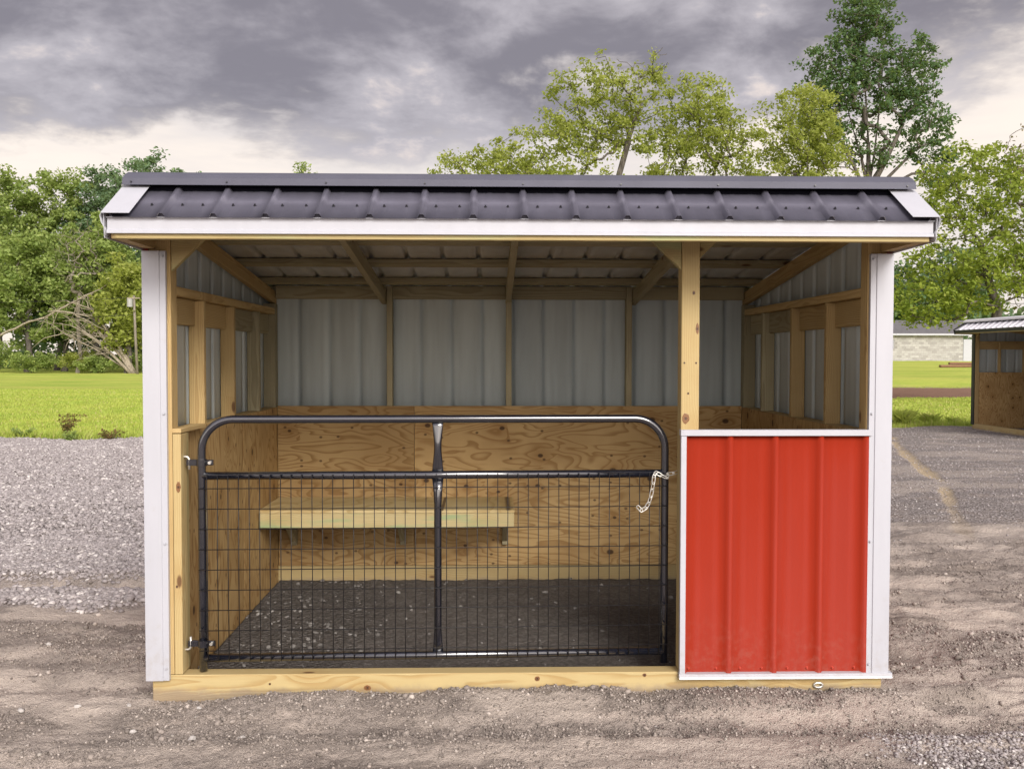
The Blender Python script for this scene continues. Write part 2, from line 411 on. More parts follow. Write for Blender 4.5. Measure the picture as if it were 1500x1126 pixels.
def screw_mesh(mat):
    key = ('screw', mat.name)
    if key not in _boxes:
        bm = bmesh.new()
        bmesh.ops.create_cone(bm, cap_ends=True, segments=10, radius1=0.0075, radius2=0.0068, depth=0.002, matrix=Matrix.Translation((0, 0, 0.001)))
        bmesh.ops.create_cone(bm, cap_ends=True, segments=6, radius1=0.0046, radius2=0.0042, depth=0.007, matrix=Matrix.Translation((0, 0, 0.0055)))
        _boxes[key] = from_bm('screw', bm)
    return _boxes[key]
def screw(parent, p, nrm, mat):
    q = Vector(nrm).to_track_quat('Z', 'Y').to_matrix().to_4x4()
    return obj('screw', screw_mesh(mat), mat, parent, Matrix.Translation(p) @ q)

# ------------------------------------------------------------------ the sheds
HX = 1.83
def rb(y): return 2.361 - 0.115 * y                      # underside of the rear rafters
def build_shed(root, c, detail=True):
    W, RF, RFB = c['trim'], c['roof'], c['roof_back']
    pine, frame, greyish, ply = M['pine'], M['pine_frame'], M['pine_greyish'], M['ply']
    P = root
    # runners and bottom plates
    prism('skid', P, [(-HX, -0.05), (-HX, 0.118), (HX, 0.118), (HX, 0.035), (HX - 0.055, -0.05)], 0.0, 0.089, 'y', pine, 0.004)
    board('skid', P, (-HX, 2.252, -0.05), (HX, 2.341, 0.148), pine)
    for s in (-1, 1):
        a, b_ = sorted((s * 1.741, s * 1.828))
        board('bottom_plate', P, (a, 0.092, -0.03), (b_, 2.249, 0.108), frame, 'y')
    # posts
    board('post', P, (-HX, 0.0, 0.120), (-1.722, 0.089, 2.283), frame, 'z')
    board('post', P, (1.733, 0.0, 0.120), (HX, 0.089, 2.283), frame, 'z')
    board('post', P, (0.800, 0.0, 0.120), (0.890, 0.089, 2.283), pine, 'z')
    for s in (-1, 1):
        a, b_ = sorted((s * 1.741, s * 1.828)); board('post', P, (a, 2.255, 0.150), (b_, 2.339, 2.09), greyish, 'z')
    # header over the opening
    board('header', P, (-HX, 0.002, 2.285), (HX, 0.087, 2.358), frame)
    # knee braces
    def brace(x, s, leg, y0=0.003, y1=0.042):
        prism('knee_brace', P, [(x, 2.283), (x + s * leg, 2.283), (x + s * (leg - 0.012), 2.270), (x, 2.283 - leg)], y0, y1, 'y', c['brace'], 0.003)
    brace(-1.720, 1, 0.165); brace(0.798, -1, 0.150); brace(0.892, 1, 0.09, 0.012, 0.05)
    # side framing
    for s in (-1, 1):
        def sb(name, xa, xb, y0, y1, z0, z1, mat, ax):
            a, b_ = sorted((s * xa, s * xb)); return board(name, P, (a, y0, z0), (b_, y1, z1), mat, ax)
        sb('top_plate', 1.741, 1.827, 0.092, 2.252, 2.010, 2.055, frame, 'y')
        ys = (0.576, 1.170, 1.790)
        for i, y in enumerate(ys): sb('stud', 1.741, 1.826, y, y + 0.038, 0.110, 2.008, frame if i < 2 else greyish, 'z')
        edges = (0.092,) + sum(((y, y + 0.038) for y in ys), ()) + (2.252,)
        for i in range(4):
            y0, y1 = edges[2*i] + 0.002, edges[2*i+1] - 0.002
            sb('blocking', 1.788, 1.826, y0, y1, 1.868, 2.008, frame if i < 2 else greyish, 'y')
            sb('ledge_board', 1.743, 1.824, y0, y1, 1.290, 1.327, frame, 'y')
        # inside plywood, grain running along the wall
        a, b_ = sorted((s * 1.724, s * 1.739))
        board('plywood_panel', P, (a, 0.095, 0.018), (b_, 1.308, 1.326), ply, 'zy', 0.0012)
        board('plywood_panel', P, (a, 1.311, 0.018), (b_, 2.238, 1.326), ply, 'zy', 0.0012)
        # steel cladding in three sheets
        cuts = (0.0, 0.80, 1.60, 2.341)
        for i in range(3):
            f0 = lambda u, h, s=s: (s * (HX + 0.001 + h), u, 0.10)
            f1 = lambda u, h, s=s: (s * (HX + 0.001 + h), u, rb(u) + 0.1292)
            sheet('siding_panel', P, cuts[i], cuts[i+1], f0, f1, (c['siding'], M['grey_back']), 0.1)
    # back wall
    XS = (-0.900, -0.016, 0.880)
    for x in XS: board('stud', P, (x - 0.021, 2.254, 0.150), (x + 0.021, 2.339, 2.222), greyish, 'z')
    ed = (-1.739, XS[0] - 0.023, XS[0] + 0.023, XS[1] - 0.023, XS[1] + 0.023, XS[2] - 0.023, XS[2] + 0.023, 1.739)
    for i in range(4):
        board('back_header', P, (ed[2*i], 2.262, 2.126), (ed[2*i+1], 2.300, 2.222), greyish)
        board('ledge_board', P, (ed[2*i], 2.256, 1.292), (ed[2*i+1], 2.339, 1.329), greyish)
    board('plywood_panel', P, (-1.722, 2.240, 0.150), (-0.718, 2.2515, 1.336), ply, 'x', 0.0012)
    board('plywood_panel', P, (-0.715, 2.240, 0.150), (1.722, 2.2515, 1.336), ply, 'x', 0.0012)
    cuts = (-HX, -0.9144, 0.0, 0.9144, HX)
    for i in range(4):
        sheet('siding_panel', P, cuts[i], cuts[i+1], lambda u, h: (u, 2.343 + h, 0.10), lambda u, h: (u, 2.343 + h, rb(2.343) + 0.112), (c['siding'], M['grey_back']), 0.02)
    # rafters
    RX = (-1.768, -0.945, -0.020, 0.925, 1.768)
    for i, x in enumerate(RX):
        y0, y1 = -0.165, 2.42
        beam('rafter', P, (x, y0, rb(y0) + 0.0445), (x, y1, rb(y1) + 0.0445), 0.040, 0.089, frame if i in (0, 4) else greyish)
        prism('rafter_tail', P, [(-0.168, 2.465), (-0.398, 2.312), (-0.398, 2.235), (-0.168, 2.376)], x - 0.02, x + 0.02, 'x', frame)
    for y in (-0.09, 0.25, 0.83, 1.42, 2.02, 2.36):
        beam('purlin', P, (-HX, y, rb(y) + 0.1085), (HX, y, rb(y) + 0.1085), 0.089, 0.037, greyish, up=(0, 0.115, 1))
    board('fascia_board', P, (-HX, -0.438, 2.221), (HX, -0.400, 2.300), M['pine_green'])
    # roof sheets, four to each slope
    A, B = (-0.466, 2.312), (-0.176, 2.500)
    nrm = Vector((-(B[1] - A[1]), B[0] - A[0])).normalized()
    for i in range(4):
        f0 = lambda u, h: (u, A[0] + nrm.x * h, A[1] + nrm.y * h); f1 = lambda u, h: (u, B[0] + nrm.x * h, B[1] + nrm.y * h)
        rp = sheet('roof_panel', P, cuts[i], cuts[i+1], f0, f1, (RF, RFB), 0.0, segs=2)
        if detail:
            for k in range(4):
                for du in (0.060, 0.160):
                    u = cuts[i] + k * PITCH + du; t = 0.36
                    p = Vector((u + random.uniform(-0.008, 0.008), A[0] + (B[0] - A[0]) * t, A[1] + (B[1] - A[1]) * t)) + Vector((0, nrm.x, nrm.y)) * 0.001
                    screw(rp, p, (0, nrm.x, nrm.y), M['screw'])
        z = lambda y: rb(y) + 0.131
        sheet('roof_panel', P, cuts[i], cuts[i+1], lambda u, h: (u, 2.50, z(2.50) + h), lambda u, h: (u, -0.170, z(-0.170) + h), (RF, RFB), 0.0)
    board('ridge_shade_strip', P, (-HX + 0.004, -0.226, 2.452), (HX - 0.004, -0.190, 2.512), M['ridge_shade'], 'x', 0.0)  # black strip added to make the dark shade band under the cap
    pr = profile(-HX, HX); yc = -0.4515; zc = A[1] + (B[1] - A[1]) * (yc - A[0]) / (B[0] - A[0])
    V_ = [(u, yc, 2.3125) for u, h in pr] + [(u, yc, zc + h*1.19 - 0.0022) for u, h in pr]; n_ = len(pr)
    obj('eave_closure', mesh_np('eave_closure', V_, [(i, i+1, n_+i+1, n_+i) for i in range(n_-1)]), c['closure'], P)
    cap = strip('ridge_cap', P, [(-0.264, 2.490), (-0.254, 2.493), (-0.247, 2.524), (-0.215, 2.547), (-0.178, 2.563), (-0.155, 2.566), (-0.12, 2.563), (0.0, 2.549), (0.01, 2.525)], -HX - 0.022, HX + 0.022, 'x', c['cap'], 0.0012)
    if detail:
        for k in range(-8, 9):
            if k % 2 == 0 or abs(k) == 8: screw(cap, (max(-1.81, min(1.81, k * PITCH)), -0.2495, 2.505), (0, -1, 0.18), M['screw'])
    # white drip edge, rakes and corners
    strip('eave_trim', P, [(-0.462, 2.311), (-0.447, 2.311), (-0.4465, 2.262), (-0.455, 2.254), (-0.455, 2.243), (-0.440, 2.243)], -HX - 0.012, HX + 0.012, 'x', W)
    for s in (-1, 1):
        x0, x1 = sorted((s * (HX + 0.021), s * (HX + 0.024)))
        prism('rake_trim', P, [(-0.462, 2.330), (-0.452, 2.222), (0.06, 2.216), (0.06, rb(0.06) + 0.020), (2.50, rb(2.50) + 0.020), (2.50, rb(2.50) + 0.165), (-0.172, rb(-0.172) + 0.168), (-0.20, 2.500)], x0, x1, 'x', W)
        a, b_ = sorted((s * (HX + 0.026), s * (HX - 0.098)))
        o = prism('rake_flashing', P, [(A[0] - 0.006 + nrm.x * 0.022, A[1] - 0.004 + nrm.y * 0.022), (B[0] + nrm.x * 0.021, B[1] + nrm.y * 0.021), (B[0] + nrm.x * 0.0225, B[1] + nrm.y * 0.0225), (A[0] - 0.006 + nrm.x * 0.0235, A[1] - 0.004 + nrm.y * 0.0235)], a, b_, 'x', W)
        # curled end of the flashing at the eave
        cx = s * (HX + 0.026)
        tubepts = [(cx, -0.470, 2.332), (cx + s * 0.010, -0.472, 2.318), (cx + s * 0.006, -0.466, 2.290), (cx - s * 0.008, -0.462, 2.262), (cx - s * 0.006, -0.458, 2.232)]
        bm = bmesh.new(); va = [bm.verts.new(p) for p in tubepts]; vb = [bm.verts.new((p[0], p[1] + 0.06, p[2])) for p in tubepts]
        for i in range(4): bm.faces.new((va[i], va[i+1], vb[i+1], vb[i]))
        oc = obj('flashing_end', from_bm('flashing_end', bm, True), W, P)
        md = oc.modifiers.new('solid', 'SOLIDIFY'); md.thickness = 0.0014
        # rake board of wood inside the overhang
        a, b_ = sorted((s * (HX + 0.018), s * (HX - 0.036)))
        prism('rake_board', P, [(-0.396, 2.305), (-0.396, 2.227), (-0.004, 2.227), (-0.004, 2.282), (-0.15, 2.375), (-0.168, 2.462)], a, b_, 'x', frame)
        # corner trim
        zb, zt = 0.098, 2.214
        pts = [(s*1.739, -0.003), (s*1.739, -0.023), (s*1.766, -0.023), (s*1.769, -0.028), (s*1.852, -0.028), (s*1.852, 0.10)]
        ct = strip('corner_trim', P, pts, zb, zt, 'z', W, 0.0014 if s > 0 else -0.0014)
        if detail:
            for zs in (0.16, 0.78, 1.42, 2.19): screw(ct, (s*1.752, -0.0245, zs), (0, -1, 0), W)

main = thing('livestock_shed', 'open fronted wooden livestock shed with charcoal metal roof and red front panel', 'shed')
build_shed(main, dict(trim=M['white'], roof=M['charcoal'], roof_back=M['grey_roof_back'], siding=M['red'], cap=M['charcoal_cap'], closure=M['charcoal_cap'], brace=M['pine_green']))
# gate post of two-by-four and its cap
board('gate_post', main, (-1.720, 0.0, 0.120), (-1.680, 0.092, 1.318), M['pine'], 'z')
board('gate_post', main, (-1.7225, 0.094, 0.120), (-1.684, 0.130, 1.318), M['pine_green'], 'z')
beam('ledge_board', main, (-1.7005, 0.0, 1.333), (-1.7005, 0.40, 1.331), 0.045, 0.022, M['pine_frame'], 0.002)
# red front panel and its white frame
rp = sheet('front_panel', main, 0.815, 1.760, lambda u, h: (u, -0.005 - h, 0.108), lambda u, h: (u, -0.005 - h, 1.318), (M['red'], M['grey_back']), 1.046 - 4 * PITCH)
for u in (0.845, 0.985, 1.105, 1.215, 1.345, 1.445, 1.575, 1.685): screw(rp, (u, -0.0055, 0.138), (0, -1, 0), M['red_screw'])
board('panel_trim', main, (0.796, -0.030, 0.096), (0.8235, -0.003, 1.309), M['white'], 'z', 0.0015)
board('panel_trim', main, (0.794, -0.034, 1.310), (1.752, 0.012, 1.340), M['white'], 'x', 0.0015)
prism('panel_trim', main, [(-0.040, 0.092), (-0.036, 0.101), (-0.034, 0.1165), (-0.002, 0.1185), (-0.002, 0.092)], 0.794, 1.869, 'x', M['white'])
board('panel_rail', main, (0.892, 0.014, 1.270), (1.731, 0.087, 1.309), M['pine_frame'])
board('plywood_panel', main, (0.892, 0.075, 0.121), (1.722, 0.087, 1.268), M['ply'], 'x', 0.001)
# towing eye on the runner
bm = bmesh.new()
V, F = tube_data([(0.022*math.cos(a), 0.0, 0.012*math.sin(a)) for a in [i*math.pi/8 for i in range(16)]], 0.006, 8, True)
vs = [bm.verts.new(v) for v in V]
for f in F: bm.faces.new([vs[i] for i in f])
obj('towing_eye', from_bm('towing_eye', bm, True), M['zinc'], main, Matrix.Translation((1.505, -0.006, 0.048)))

# knots in the front lumber
m_knot, T, b = material('pine_knot'); P = T.new('ShaderNodeTexCoord').outputs['Object']
rr_ = T.vmath('LENGTH', T.vmath('MULTIPLY', P, (1.0, 1.0, 0.0)))
wv = T.math('SINE', T.math('ADD', T.math('MULTIPLY', rr_, 900.0), T.math('MULTIPLY', T.noise(P, 60.0, 2.0, 0.5), 5.0)))
cc = T.mix(T.smooth(wv, -0.4, 0.8), (0.13, 0.055, 0.02), (0.26, 0.125, 0.045))
cc = T.mix(T.smooth(rr_, 0.003, 0.010, 0.85, 0.0), cc, (0.035, 0.014, 0.008))
T.set(b.inputs['Base Color'], cc); b.inputs['Roughness'].default_value = 0.5
def knot(parent, p, rx, rz, nrm=(0, -1, 0), seed=0):
    r_ = random.Random(seed); bm = bmesh.new(); n_ = 16
    ring = [bm.verts.new((rx*math.cos(a)*r_.uniform(0.88, 1.12), rz*math.sin(a)*r_.uniform(0.88, 1.12), 0)) for a in [2*math.pi*k/n_ for k in range(n_)]]
    top = [bm.verts.new((v.co.x*0.9, v.co.y*0.9, 0.0008)) for v in ring]
    bm.faces.new(top)
    for k in range(n_): bm.faces.new((ring[k], ring[(k+1) % n_], top[(k+1) % n_], top[k]))
    z_ = Vector(nrm); x_ = Vector((1, 0, 0)) if abs(z_.x) < 0.5 else Vector((0, 1, 0)); y_ = z_.cross(x_)
    m4 = Matrix.Translation(p) @ Matrix((x_, y_, z_)).transposed().to_4x4()
    o = obj('knot', from_bm('knot', bm), m_knot, parent)
    o.matrix_basis = parent.matrix_basis.inverted() @ m4
    return o
kids_ = [o for o in main.children]
front_skid = [o for o in kids_ if o.name.startswith('skid')][0]
door_post = [o for o in kids_ if o.name.startswith('post')][2]
gate_post_ = [o for o in kids_ if o.name.startswith('gate_post')][0]
for i_, (x, z, a, b2) in enumerate([(-0.765, 0.048, 0.017, 0.014), (0.085, 0.088, 0.014, 0.013), (0.625, 0.103, 0.010, 0.009), (-1.25, 0.070, 0.006, 0.006)]): knot(front_skid, (x, -0.0006, z), a, b2, seed=i_)
for i_, (x, z, a, b2) in enumerate([(0.824, 1.395, 0.018, 0.026), (0.879, 1.842, 0.008, 0.028), (0.815, 1.672, 0.005, 0.005), (0.874, 1.672, 0.005, 0.005), (0.860, 2.02, 0.007, 0.010), (0.835, 1.52, 0.005, 0.006)]): knot(door_post, (x, -0.0006, z), a, b2, seed=10 + i_)
for i_, (x, z, a, b2) in enumerate([(-1.693, 1.055, 0.011, 0.028), (-1.705, 0.56, 0.005, 0.008)]): knot(gate_post_, (x, -0.0006, z), a, b2, seed=20 + i_)

# ------------------------------------------------------------------ bench
bench = thing('wall_bench', 'low wooden bench fixed along the back plywood wall inside the shed', 'bench', (-0.85, 2.0, 0.0))
BX, BY = -0.85, 2.0
def bb(name, lo, hi, mat, ax, bev=0.003):
    return board(name, bench, (lo[0]-BX, lo[1]-BY, lo[2]), (hi[0]-BX, hi[1]-BY, hi[2]), mat, ax, bev)
bb('seat', (-1.718, 1.652, 0.640), (0.012, 2.237, 0.660), M['ply_pale'], 'x', 0.001)
bb('front_board', (-1.718, 1.654, 0.540), (0.010, 1.692, 0.638), M['pine_edge'], 'x')
for x in (-1.60, -0.80, -0.045):
    bb('bracket', (x - 0.02, 2.197, 0.31), (x + 0.02, 2.237, 0.638), M['pine_greyish'], 'z')
    beam('bracket_strut', bench, (x - BX, 2.205 - BY, 0.37), (x - BX, 1.86 - BY, 0.622), 0.040, 0.07, M['pine_greyish'])
    bb('seat_bearer', (x - 0.02, 1.695, 0.565), (x + 0.02, 2.195, 0.637), M['pine_greyish'], 'y')

# ------------------------------------------------------------------ gate
GW, GT = 2.335, 0.0205
gate = thing('farm_gate', 'black tubular steel farm gate with welded wire mesh across the shed opening', 'gate', (-1.592, 0.046, 0.0), R(1.7))
BK = M['black']
zt, rc = 1.387, 0.155
path = [(0, 0, 0.125), (0, 0, 0.6), (0, 0, zt - rc)]
path += [(rc - rc*math.cos(a), 0, zt - rc + rc*math.sin(a)) for a in [i*math.pi/20 for i in range(1, 10)]]
path += [(rc, 0, zt), (GW/2, 0, zt), (GW - rc, 0, zt)]
path += [(GW - rc + rc*math.sin(a), 0, zt - rc + rc*math.cos(a)) for a in [i*math.pi/20 for i in range(1, 10)]]
path += [(GW, 0, zt - rc), (GW, 0, 0.6), (GW, 0, 0.130)]
tube('frame', gate, path, GT, BK, 14)
tube('middle_rail', gate, [(0.004, 0, 1.105), (GW*0.5, 0, 1.104), (GW - 0.004, 0, 1.106)], GT, BK, 14)
tube('bottom_rail', gate, [(0.004, 0, 0.187), (GW*0.5, 0, 0.185), (GW - 0.004, 0, 0.188)], GT, BK, 14)
gx = 1.175
for z0, z1 in ((0.188, 1.084), (1.124, 1.370)):
    n = 14; zz_ = [z0 + (z1 - z0) * i / n for i in range(n + 1)]
    e = [max(0.0, 1 - min(z - z0, z1 - z) / 0.10) for z in zz_]
    sc_ = [(1.0 - 0.72*q, 1.0 + 0.50*q) for q in e]
    tube('centre_brace', gate, [(gx, 0.0, z) for z in zz_], 0.0195, BK, 14, scales=sc_)
nv = 45
for i in range(nv):
    x = 0.030 + (GW - 0.060) * i / (nv - 1)
    tube('vertical_wire', gate, [(x, -GT - 0.0015, 0.176), (x + random.uniform(-.002, .002), -GT - 0.003, 0.62), (x, -GT - 0.0015, 1.112)], 0.0023, M['wire'], 6)
for i in range(9):
    z = 1.044 - i * 0.1016
    tube('horizontal_wire', gate, [(-0.012, -GT - 0.006, z), (GW*0.5, -GT - 0.0065, z + random.uniform(-.002, .002)), (GW + 0.012, -GT - 0.006, z)], 0.0023, M['wire'], 6)
for z, s in ((1.172, 1), (0.262, -1)):
    h = obj('hinge_clamp', None or from_bm('hinge_clamp', (lambda b_: (bmesh.ops.create_cone(b_, cap_ends=True, segments=16, radius1=0.027, radius2=0.027, depth=0.034), b_)[1])(bmesh.new())), BK, gate, Matrix.Translation((0, 0, z)))
    board('clamp_plate', h, (-0.075, -0.006, -0.016), (-0.020, 0.006, 0.016), BK, 'x', 0.002)
    board('clamp_plate', h, (0.020, -0.006, -0.014), (0.058, 0.006, 0.014), BK, 'x', 0.002)
    obj('clamp_bolt', cyl_mesh('clamp_bolt', 0.008, 0.03, 8), M['zinc'], h, Matrix.Translation((0.042, -0.004, 0)) @ Matrix.Rotation(math.pi/2, 4, 'X'))
    tube('hinge_pin', h, [(-0.062, 0, -s*0.035), (-0.062, 0, s*0.018), (-0.068, 0, s*0.027), (-0.080, 0, s*0.030), (-0.115, 0.0, s*0.028)], 0.0062, M['zinc'], 8)
# drip of paint and hinge bolts end in the wooden gate post

# chain
chain = thing('gate_chain', 'galvanised chain looped round the gate upright and hanging down its latch end', 'chain', (0.66, 0.02, 0.9))
lk = []
for a in [i*math.pi/7 for i in range(-3, 4)]: lk.append((0.014 + 0.0075*math.cos(a*1.16), 0.0075*math.sin(a*1.16), 0))
for a in [i*math.pi/7 for i in range(-3, 4)]: lk.append((-0.014 - 0.0075*math.cos(a*1.16), -0.0075*math.sin(a*1.16), 0))
V, F = tube_data(lk, 0.0024, 6, True)
link_me = mesh_np('link', [tuple(v) for v in V], F, True); link_me.materials.append(M['zinc'])
pth = [(0.807, 0.085, 1.118), (0.778, 0.062, 1.112), (0.752, 0.080, 1.106), (0.742, 0.055, 1.090), (0.712, 0.052, 1.103), (0.686, 0.055, 1.118), (0.676, 0.050, 1.100), (0.672, 0.048, 1.065), (0.667, 0.048, 1.030), (0.660, 0.048, 0.996), (0.650, 0.048, 0.964), (0.634, 0.048, 0.938), (0.612, 0.047, 0.925), (0.594, 0.047, 0.945)]
for i in range(len(pth) - 1):
    a, b_ = Vector(pth[i]), Vector(pth[i+1]); x = (b_ - a).normalized()
    up = Vector((0, 1, 0)) if i % 2 == 0 else Vector((0.75, 0.65, 0.3))
    z = (up - x * up.dot(x)).normalized(); y = z.cross(x)
    s = (b_ - a).length / 0.0335
    o = bpy.data.objects.new('link', link_me); link(o, chain)
    o.matrix_basis = Matrix.Translation((a + b_) / 2 - Vector((0.66, 0.02, 0.9))) @ Matrix((x, y, z)).transposed().to_4x4() @ Matrix.Diagonal((max(0.9, s), 1, 1, 1))

# ------------------------------------------------------------------ second shed
sh2 = thing('livestock_shed', 'smaller looking shed with white ribbed roof and black corner trim beyond the gravel', 'shed', (11.25, 15.0, 0.02), R(-90))
build_shed(sh2, dict(trim=M['black_trim'], roof=M['white_roof'], roof_back=M['grey_roof_back'], siding=M['white_roof'], cap=M['white_roof'], closure=M['black_trim'], brace=M['pine_frame']), detail=False)

# ------------------------------------------------------------------ noise for terrain
_rs = np.random.RandomState(11)
_perm = _rs.permutation(4096); _val = _rs.rand(4096)
def vnoise(x, y, seed=0):
    xi = np.floor(x).astype(np.int64); yi = np.floor(y).astype(np.int64)
    fx = x - xi; fy = y - yi; fx = fx*fx*fx*(fx*(fx*6-15)+10); fy = fy*fy*fy*(fy*(fy*6-15)+10)
    def h(a, b): return _val[_perm[(_perm[(a + seed*131) & 4095] + b) & 4095]]
    return (h(xi, yi)*(1-fx) + h(xi+1, yi)*fx)*(1-fy) + (h(xi, yi+1)*(1-fx) + h(xi+1, yi+1)*fx)*fy
def fbm(x, y, oct=4, seed=0, gain=0.5):
    s = np.zeros_like(x); a = 1.0; t = 0.0
    for i in range(oct):
        s += a * vnoise(x * 2**i + 17.3*i, y * 2**i - 9.1*i, seed + i); t += a; a *= gain
    return s / t
def sstep(v, a, b):
    t = np.clip((v - a) / (b - a), 0, 1); return t*t*(3-2*t)
def zones(x, y):
    """grass, gravel, pale sand, dark soil weights on the ground plan"""
    wob = (fbm(x*0.9, y*0.9, 4, 3) - 0.5)
    # edge of the lawn: a bit nearer on the left than on the right, none in front of y = 13
    edge = np.where(x < 0, 14.6 - 0.02*x, 17.9) + wob*1.6
    grass = sstep(y, edge - 0.15, edge + 0.35)
    road = sstep(y + wob*2, 33.0, 34.0) * (1 - sstep(y + wob*2, 45.0, 46.5)) * sstep(x, 4, 9)
    grass = grass * (1 - road)
    left = 1 - sstep(x, -2.05, -1.75)
    gl = sstep(y + wob*2.2 + 0.10*(x+3), 0.95, 2.25) * left * (1 - 0.85*np.exp(-((y - 2.45 - 0.02*x)/0.20)**2))
    gl = np.maximum(gl, left*0.0)
    gr = sstep(y + wob*2.0, 3.6, 4.6) * sstep(x, 1.6, 2.0) * 0.75
    gm = sstep(y, 2.6, 3.2) * (1-left) * (1 - sstep(x, 1.6, 2.0))
    nb = sstep(x + 0.9*y + wob*1.2, 1.05, 1.35) * sstep(-0.42 - y, 0, 0.12) * 0.8            # pale gravel in the near right corner
    gi = (1 - sstep(x + wob*0.8, -1.25, -0.8)) * (x > -1.80) * (y > 0.3) * (y < 2.3) * 0.8
    gravel = np.clip(np.maximum(np.maximum(gl, gr), np.maximum(np.maximum(gm, nb), gi)), 0, 1) * (1 - grass)
    n2 = fbm(x*1.3 + 5, y*2.6, 4, 21)
    sand = sstep(n2, 0.50, 0.66) * (1 - gravel*0.7)
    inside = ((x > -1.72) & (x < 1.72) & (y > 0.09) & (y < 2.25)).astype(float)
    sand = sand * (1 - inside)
    # sandy washed strip on the right yard
    WP = [(8.35, 14.72), (7.58, 12.52), (6.62, 9.8), (6.29, 8.69), (5.99, 7.75), (5.42, 6.42), (4.9, 5.27), (4.48, 4.26), (4.27, 3.71)]
    near_ = np.nonzero((x > 3.0) & (x < 10.5) & (y > 2.0) & (y < 16.5))
    dn = np.full(len(near_[0]), 9.0); xn, yn_ = x[near_], y[near_]
    for (ax, ay), (bx_, by) in zip(WP, WP[1:]):
        ux, uy = bx_ - ax, by - ay; t = np.clip(((xn - ax)*ux + (yn_ - ay)*uy)/(ux*ux + uy*uy), 0, 1)
        dn = np.minimum(dn, np.hypot(xn - ax - t*ux, yn_ - ay - t*uy))
    dmin = np.full(x.shape, 9.0); dmin[near_] = dn
    path_ = (1 - sstep(dmin + wob*0.12, 0.01 + 0.004*np.clip(y, 0, 16), 0.05 + 0.006*np.clip(y, 0, 16))) * sstep(fbm(x*0.9, y*0.9, 3, 77), 0.26, 0.44) * (0.25 + 0.75*sstep(y, 4.4, 7.5)) * 0.85
    tr = left * (np.exp(-((y - 0.40 + 0.03*x)/0.045)**2) + np.exp(-((y - 0.20 + 0.03*x)/0.05)**2)) * 0.8
    lp = np.exp(-(((y + 0.38 - 0.14*(x+1.7))/0.07)**2)) * (1 - sstep(x, -1.5, -0.9)) * sstep(n2, 0.35, 0.55) * 1.0
    fb = sstep(x, -0.9, -0.3)*(np.exp(-((y + 0.66 - 0.03*x + wob*0.12)/0.085)**2) + 0.7*np.exp(-((y + 0.285 + wob*0.10)/0.035)**2)) + (1 - sstep(x, -1.0, -0.4))*np.exp(-((y + 0.60 + wob*0.2)/0.06)**2)*0.7
    sand = sand * (1 - 0.8*np.exp(-((y + 0.44)/0.10)**2))
    return grass, gravel, np.clip(sand + tr + lp + fb*0.9, 0, 1), inside, np.clip(path_, 0, 1), road
def height(x, y):
    x = np.asarray(x, float); y = np.asarray(y, float)
    grass, gravel, sand, inside, path_, road = zones(x, y)
    far = sstep(y, 6, 14)
    h = (fbm(x*0.35, y*0.35, 3, 40) - 0.5) * 0.08
    h *= 1 - np.exp(-((y-1.0)/2.4)**2) * np.exp(-(x/2.8)**2)
    rough = (fbm(x*1.5, y*5.0, 5, 50, 0.56) - 0.5)
    clod = (fbm(x*14, y*16, 3, 60, 0.6) - 0.5)
    right = sstep(x, 1.85, 2.1); left = 1 - sstep(x, -2.1, -1.85)
    amp = 0.070*right*(1 - sstep(y, 3.6, 5.0)) + 0.035*left*(1 - sstep(y, 1.2, 2.2)) + 0.03
    amp = amp * (1 - 0.75*inside) * (1 - 0.8*far)
    h += rough*amp*1.5 + clod*0.042*(1-far)*(1 - 0.5*gravel)*(1 - 0.6*sand)
    # heaped soil against the front runner
    bx = 0.050 + 0.060*(fbm(x*3.0, y*0 + 1.0, 4, 90) - 0.5)
    bx = bx * sstep(x, -1.70, -1.25) * (1 - 0.45*sstep(x, 1.0, 1.9))
    h += bx * np.exp(-((y + 0.10)/0.16)**2) * (y < 0.02) 
    h -= 0.020*np.exp(-((y + 0.36)/0.12)**2)
    h += 0.016*np.exp(-((y + 0.55)/0.09)**2) * (1 - sstep(x, 0.6, 1.3)) * sstep(x, -0.9, -0.4)
    # wheel ruts on the left
    h += left * (-0.11*np.exp(-((y - 2.45 - 0.02*x)/0.13)**2) + 0.025*np.exp(-((y - 2.70 - 0.02*x)/0.12)**2))
    h += left * (-0.030*np.exp(-((y - 0.40 + 0.03*x)/0.06)**2) - 0.030*np.exp(-((y - 0.20 + 0.03*x)/0.06)**2) + 0.02*np.exp(-((y - 0.30 + 0.03*x)/0.03)**2))
    # tyre tread marks on the right
    h += right * 0.035*np.sin(x*26 + y*9)*np.exp(-((y - 3.35 - 0.1*(x-3))/0.22)**2) * sstep(fbm(x*0.8, y*0.8, 2, 31), 0.4, 0.6)
    h -= 0.035 * path_
    # inside the shed the soil is level and a little lower
    h = np.where(inside > 0.5, 0.030 + (h*0.5) + 0.015*sstep(y, 0.5, 2.0), h)
    near_skid = np.exp(-((y - 0.04)/0.16)**2)
    h = np.minimum(h, 0.09 + 0*h); h = np.where((np.abs(x) < 2.0) & (y > -0.3) & (y < 2.5), np.minimum(h, 0.06), h)
    # bank and rise on the right beyond the track
    rg = sstep(x, 2, 12)
    h = h + rg * (0.42*sstep(y, 46.0, 49.5) + 0.95*sstep(y, 46, 78))
    h = np.where(y > 90, h - 0.0, h)
    return h

